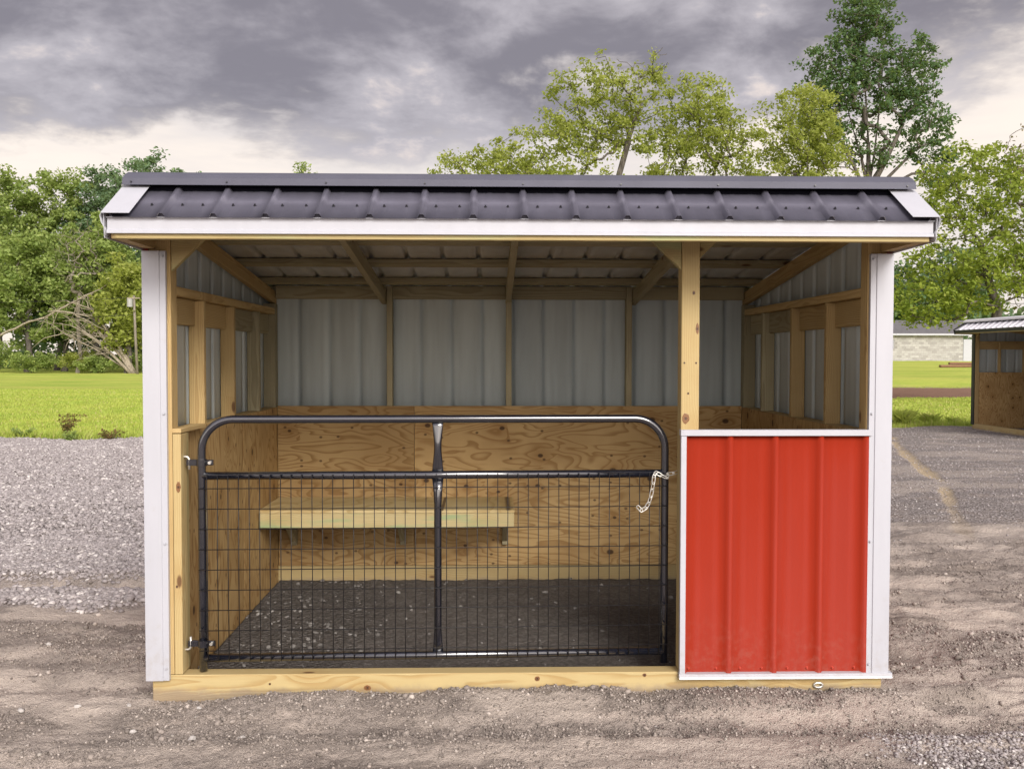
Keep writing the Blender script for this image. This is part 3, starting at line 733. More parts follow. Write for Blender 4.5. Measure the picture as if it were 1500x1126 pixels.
def lines(segs):
    out = [segs[0][0]]
    for a, b, s0, s1 in segs:
        t = a
        while t < b - 1e-6:
            f = (t - a) / (b - a); t += s0 * (s1 / s0) ** f; out.append(min(t, b))
    return np.unique(np.round(out, 5))
xp = lines([(0, 2.6, 0.016, 0.016), (2.6, 6.5, 0.018, 0.06), (6.5, 30, 0.06, 0.9), (30, 90, 0.9, 5), (90, 900, 5, 150)])
gxs = np.unique(np.concatenate([-xp, xp]))
yp = lines([(-1.4, 0.6, 0.014, 0.016), (0.6, 4.5, 0.018, 0.04), (4.5, 20, 0.045, 0.16), (20, 60, 0.2, 0.9), (60, 120, 1.0, 5), (120, 1600, 6, 200)])
yn = -lines([(1.4, 6, 0.05, 0.4), (6, 200, 0.6, 40)])
gys = np.unique(np.concatenate([yn, yp]))
X, Y = np.meshgrid(gxs, gys); nx, ny = len(gxs), len(gys)
Xf, Yf = X.ravel(), Y.ravel()
Z = height(Xf, Yf)
idx = np.arange(nx*ny).reshape(ny, nx)
F = np.stack([idx[:-1, :-1], idx[:-1, 1:], idx[1:, 1:], idx[1:, :-1]], -1).reshape(-1, 4)
me = mesh_np('ground', np.stack([Xf, Yf, Z], -1), F, True)
zg = zones(Xf, Yf)
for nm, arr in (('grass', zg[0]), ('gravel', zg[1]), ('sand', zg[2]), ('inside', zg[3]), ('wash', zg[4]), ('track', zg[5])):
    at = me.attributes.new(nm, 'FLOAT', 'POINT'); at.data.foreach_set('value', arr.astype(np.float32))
m, T, b = material('yard_ground')
geo = T.new('ShaderNodeNewGeometry'); P = geo.outputs['Position']
def attr(n): return T.new('ShaderNodeAttribute', attribute_name=n).outputs['Fac']
n1 = T.noise(P, 2.2, 5.0, 0.62); n2 = T.noise(P, 38.0, 4.0, 0.65); n3 = T.noise(P, 0.6, 3.0, 0.5); n4 = T.noise(P, 130.0, 3.0, 0.65)
nst = T.noise(T.vmath('MULTIPLY', P, (0.8, 3.2, 1.0)), 3.0, 4.0, 0.6)
dirt = T.mix(T.smooth(n1, 0.3, 0.7), (0.245, 0.208, 0.182), (0.41, 0.352, 0.308))
dirt = T.mix(T.smooth(nst, 0.45, 0.68, 0.0, 0.7), dirt, (0.46, 0.39, 0.335))
bandn = T.noise(T.vmath('MULTIPLY', P, (0.22, 3.0, 1.0)), 1.4, 3.0, 0.55)
dirt = T.mix(T.smooth(bandn, 0.50, 0.64, 0.0, 0.55), dirt, (0.155, 0.130, 0.112))
dirt = T.mix(T.smooth(n2, 0.50, 0.75, 0.0, 0.65), dirt, (0.11, 0.093, 0.082))
dirt = T.mix(T.smooth(n4, 0.62, 0.72, 0.0, 0.6), dirt, (0.42, 0.38, 0.34))
vor = T.new('ShaderNodeTexVoronoi', feature='F1'); T.set(vor.inputs['Vector'], P); vor.inputs['Scale'].default_value = 42.0
vc = T.sep(vor.outputs['Color'])
stone = T.mix(vc[0], (0.22, 0.195, 0.19), (0.47, 0.43, 0.42))
stone = T.mix(T.smooth(vor.outputs['Distance'], 0.35, 0.75, 0.0, 0.85), stone, (0.11, 0.095, 0.085))
stone = T.mix(T.smooth(n1, 0.48, 0.72, 0.0, 0.5), stone, (0.24, 0.19, 0.155))
sandc = T.mix(n2, (0.47, 0.395, 0.335), (0.60, 0.525, 0.455))
grs = T.noise(T.vmath('MULTIPLY', P, (0.25, 0.9, 1.0)), 0.55, 4.0, 0.6)
grass = T.mix(T.smooth(grs, 0.35, 0.68), (0.28, 0.385, 0.06), (0.46, 0.50, 0.10))
grass = T.mix(T.smooth(T.noise(T.vmath('MULTIPLY', P, (0.05, 1.0, 1.0)), 0.35, 3.0, 0.6), 0.42, 0.62, 0.0, 0.5), grass, (0.44, 0.43, 0.10))
grass = T.mix(T.smooth(T.noise(P, 5.0, 4.0, 0.7), 0.45, 0.75, 0.0, 0.45), grass, (0.24, 0.33, 0.05))
c = T.mix(attr('gravel'), dirt, stone)
c = T.mix(T.math('MULTIPLY', attr('sand'), 0.8), c, sandc)
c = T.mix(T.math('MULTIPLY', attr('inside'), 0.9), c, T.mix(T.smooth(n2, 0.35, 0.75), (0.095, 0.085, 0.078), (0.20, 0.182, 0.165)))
c = T.mix(attr('wash'), c, T.mix(n2, (0.44, 0.33, 0.20), (0.60, 0.49, 0.33)))
c = T.mix(attr('track'), c, T.mix(n1, (0.22, 0.125, 0.085), (0.32, 0.20, 0.145)))
c = T.mix(attr('grass'), c, grass)
T.set(b.inputs['Base Color'], c); b.inputs['Roughness'].default_value = 0.95; b.inputs['Specular IOR Level'].default_value = 0.1
hh = T.math('ADD', T.math('MULTIPLY', n2, 0.9), T.math('MULTIPLY', n4, 0.55))
hh = T.math('ADD', hh, T.math('MULTIPLY', T.math('MULTIPLY', attr('gravel'), T.smooth(vor.outputs['Distance'], 0.2, 0.8, 1.0, 0.0)), 0.7))
T.set(b.inputs['Normal'], T.bump(hh, 1.0, 0.030))
ground = obj('ground', me, m); tag(ground, 'bare soil, gravel and lawn around the sheds', kind='structure')

# ------------------------------------------------------------------ loose stones and clods
def stone_mat(name, a, b2, c2):
    m, T, b = material(name)
    g = T.new('ShaderNodeNewGeometry'); r = g.outputs['Random Per Island']
    n = T.noise(g.outputs['Position'], 60.0, 3.0, 0.6)
    col = T.mix(r, a, b2); col = T.mix(T.math('GREATER_THAN', r, 0.9), col, c2)
    col = T.mix(T.smooth(n, 0.4, 0.7, 0.0, 0.35), col, [q*0.6 for q in a])
    T.set(b.inputs['Base Color'], col); b.inputs['Roughness'].default_value = 0.85; b.inputs['Specular IOR Level'].default_value = 0.25
    return m
M['stone'] = stone_mat('crushed_limestone', (0.22, 0.196, 0.19), (0.42, 0.382, 0.375), (0.55, 0.515, 0.49))
M['clod'] = stone_mat('soil_clod', (0.15, 0.128, 0.112), (0.37, 0.318, 0.278), (0.46, 0.405, 0.36))
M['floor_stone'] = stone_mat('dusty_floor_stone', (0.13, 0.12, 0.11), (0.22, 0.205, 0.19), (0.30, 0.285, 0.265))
M['pale_stone'] = stone_mat('pale_stone', (0.25, 0.22, 0.19), (0.40, 0.365, 0.325), (0.47, 0.44, 0.41))
phi = (1 + 5**0.5)/2
ICO_V = np.array([(-1, phi, 0), (1, phi, 0), (-1, -phi, 0), (1, -phi, 0), (0, -1, phi), (0, 1, phi), (0, -1, -phi), (0, 1, -phi), (phi, 0, -1), (phi, 0, 1), (-phi, 0, -1), (-phi, 0, 1)], float) / 1.902
ICO_F = np.array([(0, 11, 5), (0, 5, 1), (0, 1, 7), (0, 7, 10), (0, 10, 11), (1, 5, 9), (5, 11, 4), (11, 10, 2), (10, 7, 6), (7, 1, 8), (3, 9, 4), (3, 4, 2), (3, 2, 6), (3, 6, 8), (3, 8, 9), (4, 9, 5), (2, 4, 11), (6, 2, 10), (8, 6, 7), (9, 8, 1)])
OCT_V = np.array([(1, 0, 0), (-1, 0, 0), (0, 1, 0), (0, -1, 0), (0, 0, 1), (0, 0, -1)], float)
OCT_F = np.array([(0, 2, 4), (2, 1, 4), (1, 3, 4), (3, 0, 4), (2, 0, 5), (1, 2, 5), (3, 1, 5), (0, 3, 5)])
rs = np.random.RandomState(5)
def rand_rot(n, tilt=0.5):
    a = rs.rand(n)*2*np.pi; t = (rs.rand(n)-0.5)*2*tilt; t2 = (rs.rand(n)-0.5)*2*tilt
    ca, sa, ct, st, cu, su = np.cos(a), np.sin(a), np.cos(t), np.sin(t), np.cos(t2), np.sin(t2)
    o, z = np.ones(n), np.zeros(n)
    Rz = np.stack([np.stack([ca, -sa, z], -1), np.stack([sa, ca, z], -1), np.stack([z, z, o], -1)], 1)
    Rx = np.stack([np.stack([o, z, z], -1), np.stack([z, ct, -st], -1), np.stack([z, st, ct], -1)], 1)
    Ry = np.stack([np.stack([cu, z, su], -1), np.stack([z, o, z], -1), np.stack([-su, z, cu], -1)], 1)
    return Rz @ Rx @ Ry
def pebbles(name, x, y, size, mat, label, base='ico', flat=(0.35, 0.75), sink=0.25):
    n = len(x); BV, BF = (ICO_V, ICO_F) if base == 'ico' else (OCT_V, OCT_F)
    k = len(BV)
    V = BV[None] * (1 + (rs.rand(n, k, 1) - 0.5)*0.55)
    s = np.stack([size*(0.8 + 0.5*rs.rand(n)), size*(0.6 + 0.4*rs.rand(n)), size*(flat[0] + (flat[1]-flat[0])*rs.rand(n))], -1)
    V = V * s[:, None, :]
    V = np.einsum('nij,nkj->nki', rand_rot(n, 0.45), V)
    z = height(x, y) + s[:, 2]*(1 - sink*2)*0.5
    V += np.stack([x, y, z], -1)[:, None, :]
    F = (BF[None] + (np.arange(n)*k)[:, None, None]).reshape(-1, 3)
    o = obj(name, mesh_np(name, V.reshape(-1, 3), F), mat); return tag(o, label, kind='stuff')
def scatter(n, x0, x1, y0, y1, dens):
    x = x0 + (x1-x0)*rs.rand(n); y = y0 + (y1-y0)*rs.rand(n)
    keep = rs.rand(n) < dens(x, y); return x[keep], y[keep]
def vis_left(x, y): return (x > -0.68*(y + 4.7) - 0.3) & ((x < -1.86) | (y < -0.05))
# crushed stone on the left, coarse near and thinner far off
xs, ys = scatter(70000, -5.6, -1.86, 0.6, 4.2, lambda x, y: np.where(vis_left(x, y), sstep(zones(x, y)[1], 0.12, 0.95)*0.80*(0.35 + 0.65*sstep(fbm(x*2.2, y*3.0, 3, 17), 0.36, 0.55)*(y < 2.3) + 0.65*(y >= 2.3)), 0))
xs4, ys4 = scatter(42000, -8.6, -1.86, 4.2, 7.6, lambda x, y: np.where(vis_left(x, y) & (x < -0.26*(y+4.5) + 0.4), zones(x, y)[1]*np.clip((8.4 - y)/4.2, 0.2, 1), 0))
xs2, ys2 = scatter(60000, -11.5, -3.6, 6.0, 15.2, lambda x, y: np.where(vis_left(x, y) & (x < -0.26*(y+4.5) + 0.4), zones(x, y)[1], 0))
xa, ya = np.concatenate([xs, xs4, xs2]), np.concatenate([ys, ys4, ys2])
pebbles('gravel', xa, ya, 0.008 + 0.018*rs.rand(len(xa))**2.2 + 0.009*np.clip((ya-3)/6, 0, 1) + 0.010*(ya < 2.3)*rs.rand(len(xa))**2, M['stone'], 'crushed grey gravel spread over the yard left of the shed')
# thin gravel on the right yard, in the near corner and inside the shed
def dens_r(x, y): return np.where((x > 1.9) & (x < 0.60*(y + 4.9)), zones(x, y)[1]*0.8, 0)
xs, ys = scatter(26000, 1.9, 13.0, 3.4, 18.0, dens_r)
xs2, ys2 = scatter(9000, 0.6, 2.4, -1.1, -0.35, lambda x, y: zones(x, y)[1])
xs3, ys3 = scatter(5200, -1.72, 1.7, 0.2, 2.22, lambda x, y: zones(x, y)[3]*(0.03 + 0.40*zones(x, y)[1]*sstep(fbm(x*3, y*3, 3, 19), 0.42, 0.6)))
xa, ya = np.concatenate([xs, xs2]), np.concatenate([ys, ys2])
pebbles('gravel', xa, ya, np.where(ya > 3, 0.010, 0.006) + 0.010*rs.rand(len(xa))**2, M['stone'], 'fine grey gravel pressed into the soil right of the shed', 'oct')
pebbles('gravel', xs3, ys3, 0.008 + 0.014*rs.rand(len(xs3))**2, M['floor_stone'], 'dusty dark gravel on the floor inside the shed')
# crumbs of soil in front of and beside the shed
def dens_c(x, y):
    clump = sstep(fbm(x*3.0, y*6.0, 4, 61), 0.40, 0.68)
    d = 0.12 + clump + 0.9*np.exp(-((y + 0.44)/0.08)**2)*(x > -0.7) + 1.0*np.exp(-((y + 0.12)/0.12)**2)*(np.abs(x) < 1.9)
    d = np.where((y > 0.0) & (np.abs(x) < 1.86), 0, d) * (1 - 0.8*zones(x, y)[2])
    return np.where(np.abs(x + 0.1) < 0.60*(y + 4.9), np.clip(d, 0, 1), 0)
xs, ys = scatter(125000, -3.4, 3.6, -1.0, 1.3, dens_c)
xs2, ys2 = scatter(22000, 1.9, 5.0, 1.2, 3.9, dens_c)
xa, ya = np.concatenate([xs, xs2]), np.concatenate([ys, ys2])
pebbles('soil_crumbs', xa, ya, 0.0030 + 0.0085*rs.rand(len(xa))**3, M['clod'], 'loose crumbs of grey brown soil in front of the shed', 'oct', (0.6, 0.9))
xs, ys = scatter(9000, -3.4, 4.2, -1.0, 3.2, lambda x, y: np.where((y > 0) & (np.abs(x) < 1.9) | (np.abs(x + 0.1) > 0.60*(y + 4.9)), 0, sstep(fbm(x*2.4, y*5.0, 4, 63), 0.5, 0.68)*(1 - zones(x, y)[2])*(1 - zones(x, y)[1])))
pebbles('soil_clods', xs, ys, 0.007 + 0.014*rs.rand(len(xs))**2.5, M['clod'], 'lumps of dry soil turned up by tyres around the shed', 'ico', (0.5, 0.85))
xs, ys = scatter(110, -3.4, 3.6, -1.0, 1.2, lambda x, y: np.where((y > 0) & (np.abs(x) < 1.9), 0, 0.9))
pebbles('loose_pebbles', xs, ys, 0.006 + 0.010*rs.rand(len(xs))**2, M['pale_stone'], 'small pale pebbles strewn over the bare soil')
# larger single stones
def rock(x, y, s, label, mat=None, sq=0.55):
    r = random.Random(int(x*977 + y*131)); bm = bmesh.new(); bmesh.ops.create_icosphere(bm, subdivisions=2, radius=1.0)
    ax, ay = r.uniform(0.9, 1.3), r.uniform(0.6, 0.9)
    pl_ = [(Vector((r.uniform(-1, 1), r.uniform(-1, 1), r.uniform(-1, 1))).normalized(), r.uniform(0.5, 0.85)) for _ in range(9)]
    for v in bm.verts:
        for n, d in pl_:
            q = v.co.dot(n)
            if q > d: v.co -= n * (q - d)
        v.co = Vector((v.co.x*s*ax, v.co.y*s*ay, v.co.z*s*sq))
    o = obj('stone', from_bm('stone', bm), mat or M['pale_stone'], None, Matrix.Translation((x, y, float(height(np.array([x]), np.array([y]))[0]) + s*sq*0.35)) @ Matrix.Rotation(r.uniform(0, 6), 4, 'Z'))
    return tag(o, label, 'stone', 'larger stones lying on the bare soil')
for x, y, s, lb in [
    (-2.43, -0.10, 0.034, 'dark and white stone at the left edge of the bare soil'),
    (-2.16, -0.09, 0.028, 'round pale stone lying on soil left of the shed runner'),
    (-1.92, -0.07, 0.026, 'flat tan stone just left of the end of the front runner'),
    (-1.80, -0.33, 0.028, 'pale stone among the crumbs below the left end of the runner'),
    (-1.55, -0.16, 0.022, 'small pale stone in front of the left end of the runner'),
    (-1.50, -0.43, 0.038, 'broad white rock in the foreground on the left'),
    (-1.28, -0.42, 0.033, 'white rock right beside the broad foreground rock'),
    (-0.72, -0.13, 0.020, 'upright tan stone against the runner below the gate'),
    (0.62, -0.35, 0.014, 'tiny white stone before the right end of the gate'),
    (1.62, -0.31, 0.017, 'small white stone below the towing eye'),
    (1.74, -0.60, 0.022, 'pale stone near the gravel in the right foreground'),
    (-2.75, 0.86, 0.036, 'flat white stone on the soil beside the left gravel')]:
    rock(x, y, s*0.72, lb)

# ------------------------------------------------------------------ grass, weeds and shrubs
def leaf_mat(name, a, b2, c2, trans=0.35, noise=0.6):
    m, T, b = material(name)
    g = T.new('ShaderNodeNewGeometry'); r = g.outputs['Random Per Island']
    n = T.noise(g.outputs['Position'], noise, 2.0, 0.5)
    col = T.mix(T.math('ADD', T.math('MULTIPLY', r, 0.6), T.math('MULTIPLY', T.smooth(n, 0.3, 0.7), 0.4)), a, b2)
    col = T.mix(T.math('GREATER_THAN', r, 0.93), col, c2)
    T.set(b.inputs['Base Color'], col); b.inputs['Roughness'].default_value = 0.6; b.inputs['Specular IOR Level'].default_value = 0.25
    tr = T.new('ShaderNodeBsdfTranslucent'); T.set(tr.inputs[0], T.mix(0.35, col, (0.35, 0.42, 0.05)))
    mx = T.new('ShaderNodeMixShader'); mx.inputs[0].default_value = trans
    T.l.new(b.outputs[0], mx.inputs[1]); T.l.new(tr.outputs[0], mx.inputs[2])
    T.l.new(mx.outputs[0], m.node_tree.nodes['Material Output'].inputs[0])
    return m
def bark_mat(name, a, b2):
    m, T, b = material(name)
    P = T.new('ShaderNodeNewGeometry').outputs['Position']
    n = T.noise(T.vmath('MULTIPLY', P, (6, 6, 1.5)), 1.5, 4.0, 0.65)
    T.set(b.inputs['Base Color'], T.mix(T.smooth(n, 0.3, 0.7), a, b2)); b.inputs['Roughness'].default_value = 0.9
    T.set(b.inputs['Normal'], T.bump(n, 0.6, 0.05)); return m
M['bark'] = bark_mat('grey_brown_bark', (0.05, 0.042, 0.034), (0.14, 0.12, 0.10))
M['deadwood'] = bark_mat('bleached_dead_wood', (0.17, 0.14, 0.10), (0.34, 0.295, 0.225))
M['twig'] = bark_mat('grey_twig', (0.13, 0.11, 0.085), (0.24, 0.21, 0.17))
M['stem'] = bark_mat('green_stem', (0.07, 0.08, 0.03), (0.14, 0.11, 0.05))
M['leaf_yellow'] = leaf_mat('spring_leaf', (0.27, 0.325, 0.065), (0.46, 0.50, 0.125), (0.53, 0.55, 0.20), 0.58)
M['leaf_mid'] = leaf_mat('summer_leaf', (0.20, 0.29, 0.075), (0.40, 0.48, 0.15), (0.48, 0.54, 0.21), 0.5)
M['leaf_fresh'] = leaf_mat('fresh_leaf', (0.15, 0.225, 0.035), (0.39, 0.46, 0.075), (0.48, 0.52, 0.12), 0.5)
M['leaf_dark'] = leaf_mat('dark_leaf', (0.065, 0.13, 0.055), (0.13, 0.215, 0.085), (0.19, 0.27, 0.11), 0.4)
M['leaf_blue'] = leaf_mat('bluish_leaf', (0.11, 0.19, 0.10), (0.20, 0.29, 0.15), (0.26, 0.35, 0.17), 0.42)
M['leaf_brown'] = leaf_mat('bronze_leaf', (0.10, 0.085, 0.035), (0.17, 0.14, 0.05), (0.20, 0.16, 0.08), 0.3)
M['leaf_dry'] = leaf_mat('dry_leaf', (0.13, 0.075, 0.03), (0.19, 0.13, 0.05), (0.16, 0.19, 0.05), 0.3)
M['blade'] = leaf_mat('grass_blade', (0.30, 0.41, 0.065), (0.47, 0.51, 0.11), (0.50, 0.46, 0.18), 0.35, 0.4)

def blades(name, x, y, hgt, wid, mat, label, lean=0.5):
    n = len(x); z = height(x, y); a = rs.rand(n)*2*np.pi; l = rs.rand(n)*lean
    dxy = np.stack([np.cos(a), np.sin(a)], -1); sd = np.stack([-dxy[:, 1], dxy[:, 0]], -1)
    V = np.zeros((n, 4, 3))
    V[:, 0, :2] = np.stack([x, y], -1) - sd*wid[:, None]; V[:, 1, :2] = np.stack([x, y], -1) + sd*wid[:, None]
    V[:, 2, :2] = np.stack([x, y], -1) + dxy*(l*hgt*0.4)[:, None] + sd*(wid*0.7)[:, None]
    V[:, 3, :2] = np.stack([x, y], -1) + dxy*(l*hgt)[:, None]
    V[:, 0, 2] = V[:, 1, 2] = z - 0.01; V[:, 2, 2] = z + hgt*0.55; V[:, 3, 2] = z + hgt
    F = (np.array([(0, 1, 2), (0, 2, 3)])[None] + (np.arange(n)*4)[:, None, None]).reshape(-1, 3)
    o = obj(name, mesh_np(name, V.reshape(-1, 3), F), mat); return tag(o, label, kind='stuff')
xs, ys = scatter(150000, -30, -4.5, 14.0, 42, lambda x, y: np.where((x > -0.60*(y+4.6)) & (x < -0.28*(y+4.5)+1.0), zones(x, y)[0]*np.clip(1.5 - y/36, 0.15, 1), 0))
xe, ye = scatter(26000, -12, -4.5, 13.6, 15.8, lambda x, y: np.where(x > -0.60*(y+4.6), sstep(zones(x, y)[0], 0.02, 0.3)*(1 - sstep(zones(x, y)[0], 0.9, 1.0)*0.8)*sstep(fbm(x*1.5, y*1.5, 3, 8), 0.40, 0.60), 0))
xe2, ye2 = scatter(26000, 8, 16, 16.8, 19.4, lambda x, y: sstep(zones(x, y)[0], 0.02, 0.3)*(1 - sstep(zones(x, y)[0], 0.9, 1.0)*0.8)*sstep(fbm(x*1.5, y*1.5, 3, 8), 0.40, 0.60))
xs2, ys2 = scatter(90000, 8.0, 27, 17.0, 46, lambda x, y: np.where((x < 0.58*(y+4.6)+1) & (x > 0.40*(y+4.5)-0.5), zones(x, y)[0]*np.clip(1.5 - y/40, 0.2, 1), 0))
xa, ya = np.concatenate([xs, xs2]), np.concatenate([ys, ys2])
xe, ye = np.concatenate([xe, xe2]), np.concatenate([ye, ye2])
blades('grass', xe, ye, 0.05 + 0.14*rs.rand(len(xe))**2, 0.006 + 0.004*rs.rand(len(xe)), M['blade'], 'longer ragged grass along the edge of the gravel', 0.8)
blades('grass', xa, ya, 0.025 + 0.04*rs.rand(len(xa)) + 0.035*(ya < 16)*rs.rand(len(xa)), 0.008 + 0.0007*ya, M['blade'], 'short bright green lawn grass beyond the gravel')

def add_leaves(VL, FL, c, r, n, size, rng, flat=0.7, up=0.4):
    """n kite shaped leaves in an ellipsoid clump"""
    d = rng.normal(size=(n, 3)); d /= np.linalg.norm(d, axis=1)[:, None]
    p = c + d * (rng.rand(n, 1)**0.5) * np.asarray(r) * np.array([1, 1, flat])
    nrm = rng.normal(size=(n, 3)); nrm[:, 2] = np.abs(nrm[:, 2]) + up; nrm /= np.linalg.norm(nrm, axis=1)[:, None]
    t = np.cross(nrm, rng.normal(size=(n, 3))); t /= np.linalg.norm(t, axis=1)[:, None]; s = np.cross(nrm, t)
    L = (size * (0.6 + 0.8*rng.rand(n)))[:, None]
    V = np.stack([p - t*L*0.5, p + s*L*0.30 + nrm*L*0.06, p + t*L*0.5, p - s*L*0.30 + nrm*L*0.06], 1)
    base = sum(len(v) for v in VL)
    F = (np.array([(0, 1, 2), (0, 2, 3)])[None] + (np.arange(n)*4)[:, None, None]).reshape(-1, 3) + base
    VL.append(V.reshape(-1, 3)); FL.append(F)
def skeleton(centres, trunk, rng, climb=1.6, jit=0.06, stems=()):
    """grow branches: each clump joins the nearest lower node; returns nodes and parents"""
    nodes = [np.array(p, float) for p in trunk]; par = [-1] + list(range(len(trunk) - 1))
    for at_, pl2 in stems:
        prev = at_
        for p in pl2: nodes.append(np.array(p, float)); par.append(prev); prev = len(nodes) - 1
    order = np.argsort([np.linalg.norm(c - nodes[len(trunk) - 1]) for c in centres]); ends = []
    for i in order:
        c = centres[i]; A = np.array(nodes); d = c - A
        cost = np.linalg.norm(d, axis=1) + climb*np.maximum(0, -d[:, 2] + 0.15*np.linalg.norm(d[:, :2], axis=1))
        cost[0] += 5
        k = int(np.argmin(cost)); L = np.linalg.norm(c - nodes[k])
        prev = k
        for t in (0.35, 0.7):
            q = nodes[k] + (c - nodes[k])*t + rng.normal(size=3)*L*jit + np.array([0, 0, -0.06*L*math.sin(math.pi*t)])
            nodes.append(q); par.append(prev); prev = len(nodes) - 1
        nodes.append(c); par.append(prev); ends.append(len(nodes) - 1)
    return nodes, par, ends
def limb_mesh(name, nodes, par, tip, trunk_r, sides=6, power=0.5):
    n = len(nodes); cnt = np.zeros(n)
    kids = np.zeros(n, int)
    for i in range(n):
        if par[i] >= 0: kids[par[i]] += 1
    for i in range(n - 1, -1, -1):
        if kids[i] == 0: cnt[i] += 1
        if par[i] >= 0: cnt[par[i]] += cnt[i]
    rad = tip * cnt**power; rad = rad * min(1.0, trunk_r / rad[0]) if rad[0] > trunk_r else rad
    f = trunk_r / rad[0]; rad = rad * (1 + (f - 1) * (rad / rad[0]))
    V = []; F = []
    for i in range(n):
        k = par[i]
        if k < 0: continue
        a, b_ = nodes[k], nodes[i]; t = b_ - a; L = np.linalg.norm(t)
        if L < 1e-6: continue
        t = t / L; ref = np.array([0, 0, 1.0]) if abs(t[2]) < 0.9 else np.array([1.0, 0, 0])
        u = np.cross(ref, t); u /= np.linalg.norm(u); v = np.cross(t, u); o = len(V)
        r0 = min(rad[k], rad[i]*1.5)
        if i == 1: r0 = rad[k]*1.25
        for q, r_ in ((a, r0), (b_ + t*rad[i]*0.3, rad[i])):
            for s in range(sides):
                an = 2*math.pi*s/sides; V.append(q + (u*math.cos(an) + v*math.sin(an))*r_)
        for s in range(sides): F.append((o + s, o + (s+1) % sides, o + sides + (s+1) % sides, o + sides + s))
    return mesh_np(name, V, F, True)
def tree(name, label, base, top, blobs, leaf, size, per, trunk_r, seed, group=None, cat='tree', trunk=None, clump=0.8, bark=None, tip=0.012, climb=1.6, flat=0.7, bare=0, spread=1.0, stems=(), parts=('trunk', 'crown')):
    """blobs: (dx, dy, z, rx, ry, rz, number of clumps) relative to the base"""
    rng = np.random.RandomState(seed); bz = float(height(np.array([base[0]]), np.array([base[1]]))[0])
    cs = []; rr = []
    for dx_, dy_, z_, rx, ry, rz, k in blobs:
        pts = []
        while len(pts) < k:
            cand = rng.normal(size=(12, 3)); cand /= np.linalg.norm(cand, axis=1)[:, None]
            cand = cand * (0.15 + 0.85*rng.rand(12, 1)**0.6) * np.array([rx, ry, rz]) + np.array([dx_, dy_, z_])
            if pts:
                A = np.array(pts); dd = np.min(np.linalg.norm((cand[:, None] - A[None])/np.array([rx, ry, rz]), axis=2), axis=1); c = cand[np.argmax(dd[:4])]
            else: c = cand[0]
            pts.append(c)
        cs += pts
    cs = np.array(cs)
    if trunk is None: trunk = [(0, 0, -0.2), (0.02*top, 0, top*0.12), (0.0, 0.02*top, top*0.25), (0.01*top, 0, top*0.4)]
    nodes, par, ends = skeleton(cs, trunk, rng, climb, stems=stems)
    root = thing(name, label, cat, (base[0], base[1], bz), 0.0, group)
    obj(parts[0], limb_mesh(parts[0], nodes, par, tip, trunk_r), bark or M['bark'], root)
    VL, FL = [], []
    nb = int(len(cs) * bare)
    hi = set(np.argsort(-cs[:, 2])[:nb].tolist())
    for i, c in enumerate(cs):
        if i in hi: continue
        k = int(per * rng.uniform(0.5, 1.5)); r_ = clump * rng.uniform(0.65, 1.35)
        add_leaves(VL, FL, c, (r_, r_, r_), k, size, rng, flat)
    # leaves along the outer branches too
    for i in range(len(nodes)):
        if i in ends or par[i] < 0 or i < len(trunk): continue
        if rng.rand() < 0.7*spread: add_leaves(VL, FL, nodes[i] , (clump*0.6,)*3, int(per*0.22), size, rng, flat)
    if VL: obj(parts[1], mesh_np(parts[1], np.concatenate(VL), np.concatenate(FL)), leaf, root)
    return root

G1 = 'young yellow green trees behind the shed roof'
LY, LM, LD, LB = M['leaf_yellow'], M['leaf_mid'], M['leaf_dark'], M['leaf_blue']
tree('deciduous_tree', 'tall airy yellow green tree with thin forked trunk and bare twigs behind roof', (5.3, 38), 16,
     [(-0.9, 0, 13.0, 2.3, 2.0, 2.3, 66), (-2.4, 0, 11.2, 2.0, 1.8, 1.6, 34), (1.2, 0, 13.0, 1.5, 1.4, 2.2, 34), (0.2, 0, 15.0, 1.3, 1.2, 0.9, 14), (-1.6, 0, 8.9, 3.0, 2.2, 1.6, 40), (2.2, 0, 15.2, 0.8, 0.8, 0.9, 16)],
     LY, 0.165, 56, 0.17, 3, G1, clump=0.50, tip=0.012, bare=0.11, spread=0.6, trunk=[(0, 0, -0.2), (0.1, 0, 2.5), (0.25, 0, 5.0), (0.1, 0, 7.5), (0.35, 0, 9.6), (0.9, 0, 11.6), (1.5, 0, 13.4)])
tree('deciduous_tree', 'low rounded yellow green tree at the left end of the row behind roof', (-0.3, 37.5), 12,
     [(-0.4, 0, 9.6, 2.4, 2.0, 2.0, 60), (1.5, 0, 10.0, 1.9, 1.8, 2.0, 44), (-0.9, 0, 7.0, 2.6, 2.2, 2.2, 30)], LY, 0.165, 60, 0.16, 4, G1, clump=0.52, tip=0.011, spread=0.7)
tree('deciduous_tree', 'yellow green tree with drooping clumps between the forked tree and the tallest tree', (9.6, 38.2), 15,
     [(-0.2, 0, 12.7, 1.9, 1.8, 2.1, 66), (-1.7, 0, 10.4, 1.5, 1.5, 1.8, 34), (1.4, 0, 11.4, 1.5, 1.4, 2.0, 40), (0.1, 0, 8.2, 2.6, 2.0, 2.0, 40)], LY, 0.165, 64, 0.16, 5, G1, clump=0.52, tip=0.011, spread=0.7)
tree('deciduous_tree', 'bright yellow green rounded tree just left of the tallest dark tree', (14.5, 38.6), 15,
     [(0.0, 0, 12.4, 1.9, 1.8, 2.2, 84), (-0.8, 0, 9.4, 1.9, 1.8, 2.0, 40), (1.2, 0, 10.2, 1.4, 1.4, 2.0, 30)], LY, 0.165, 68, 0.15, 6, G1, clump=0.52, tip=0.011, spread=0.7)
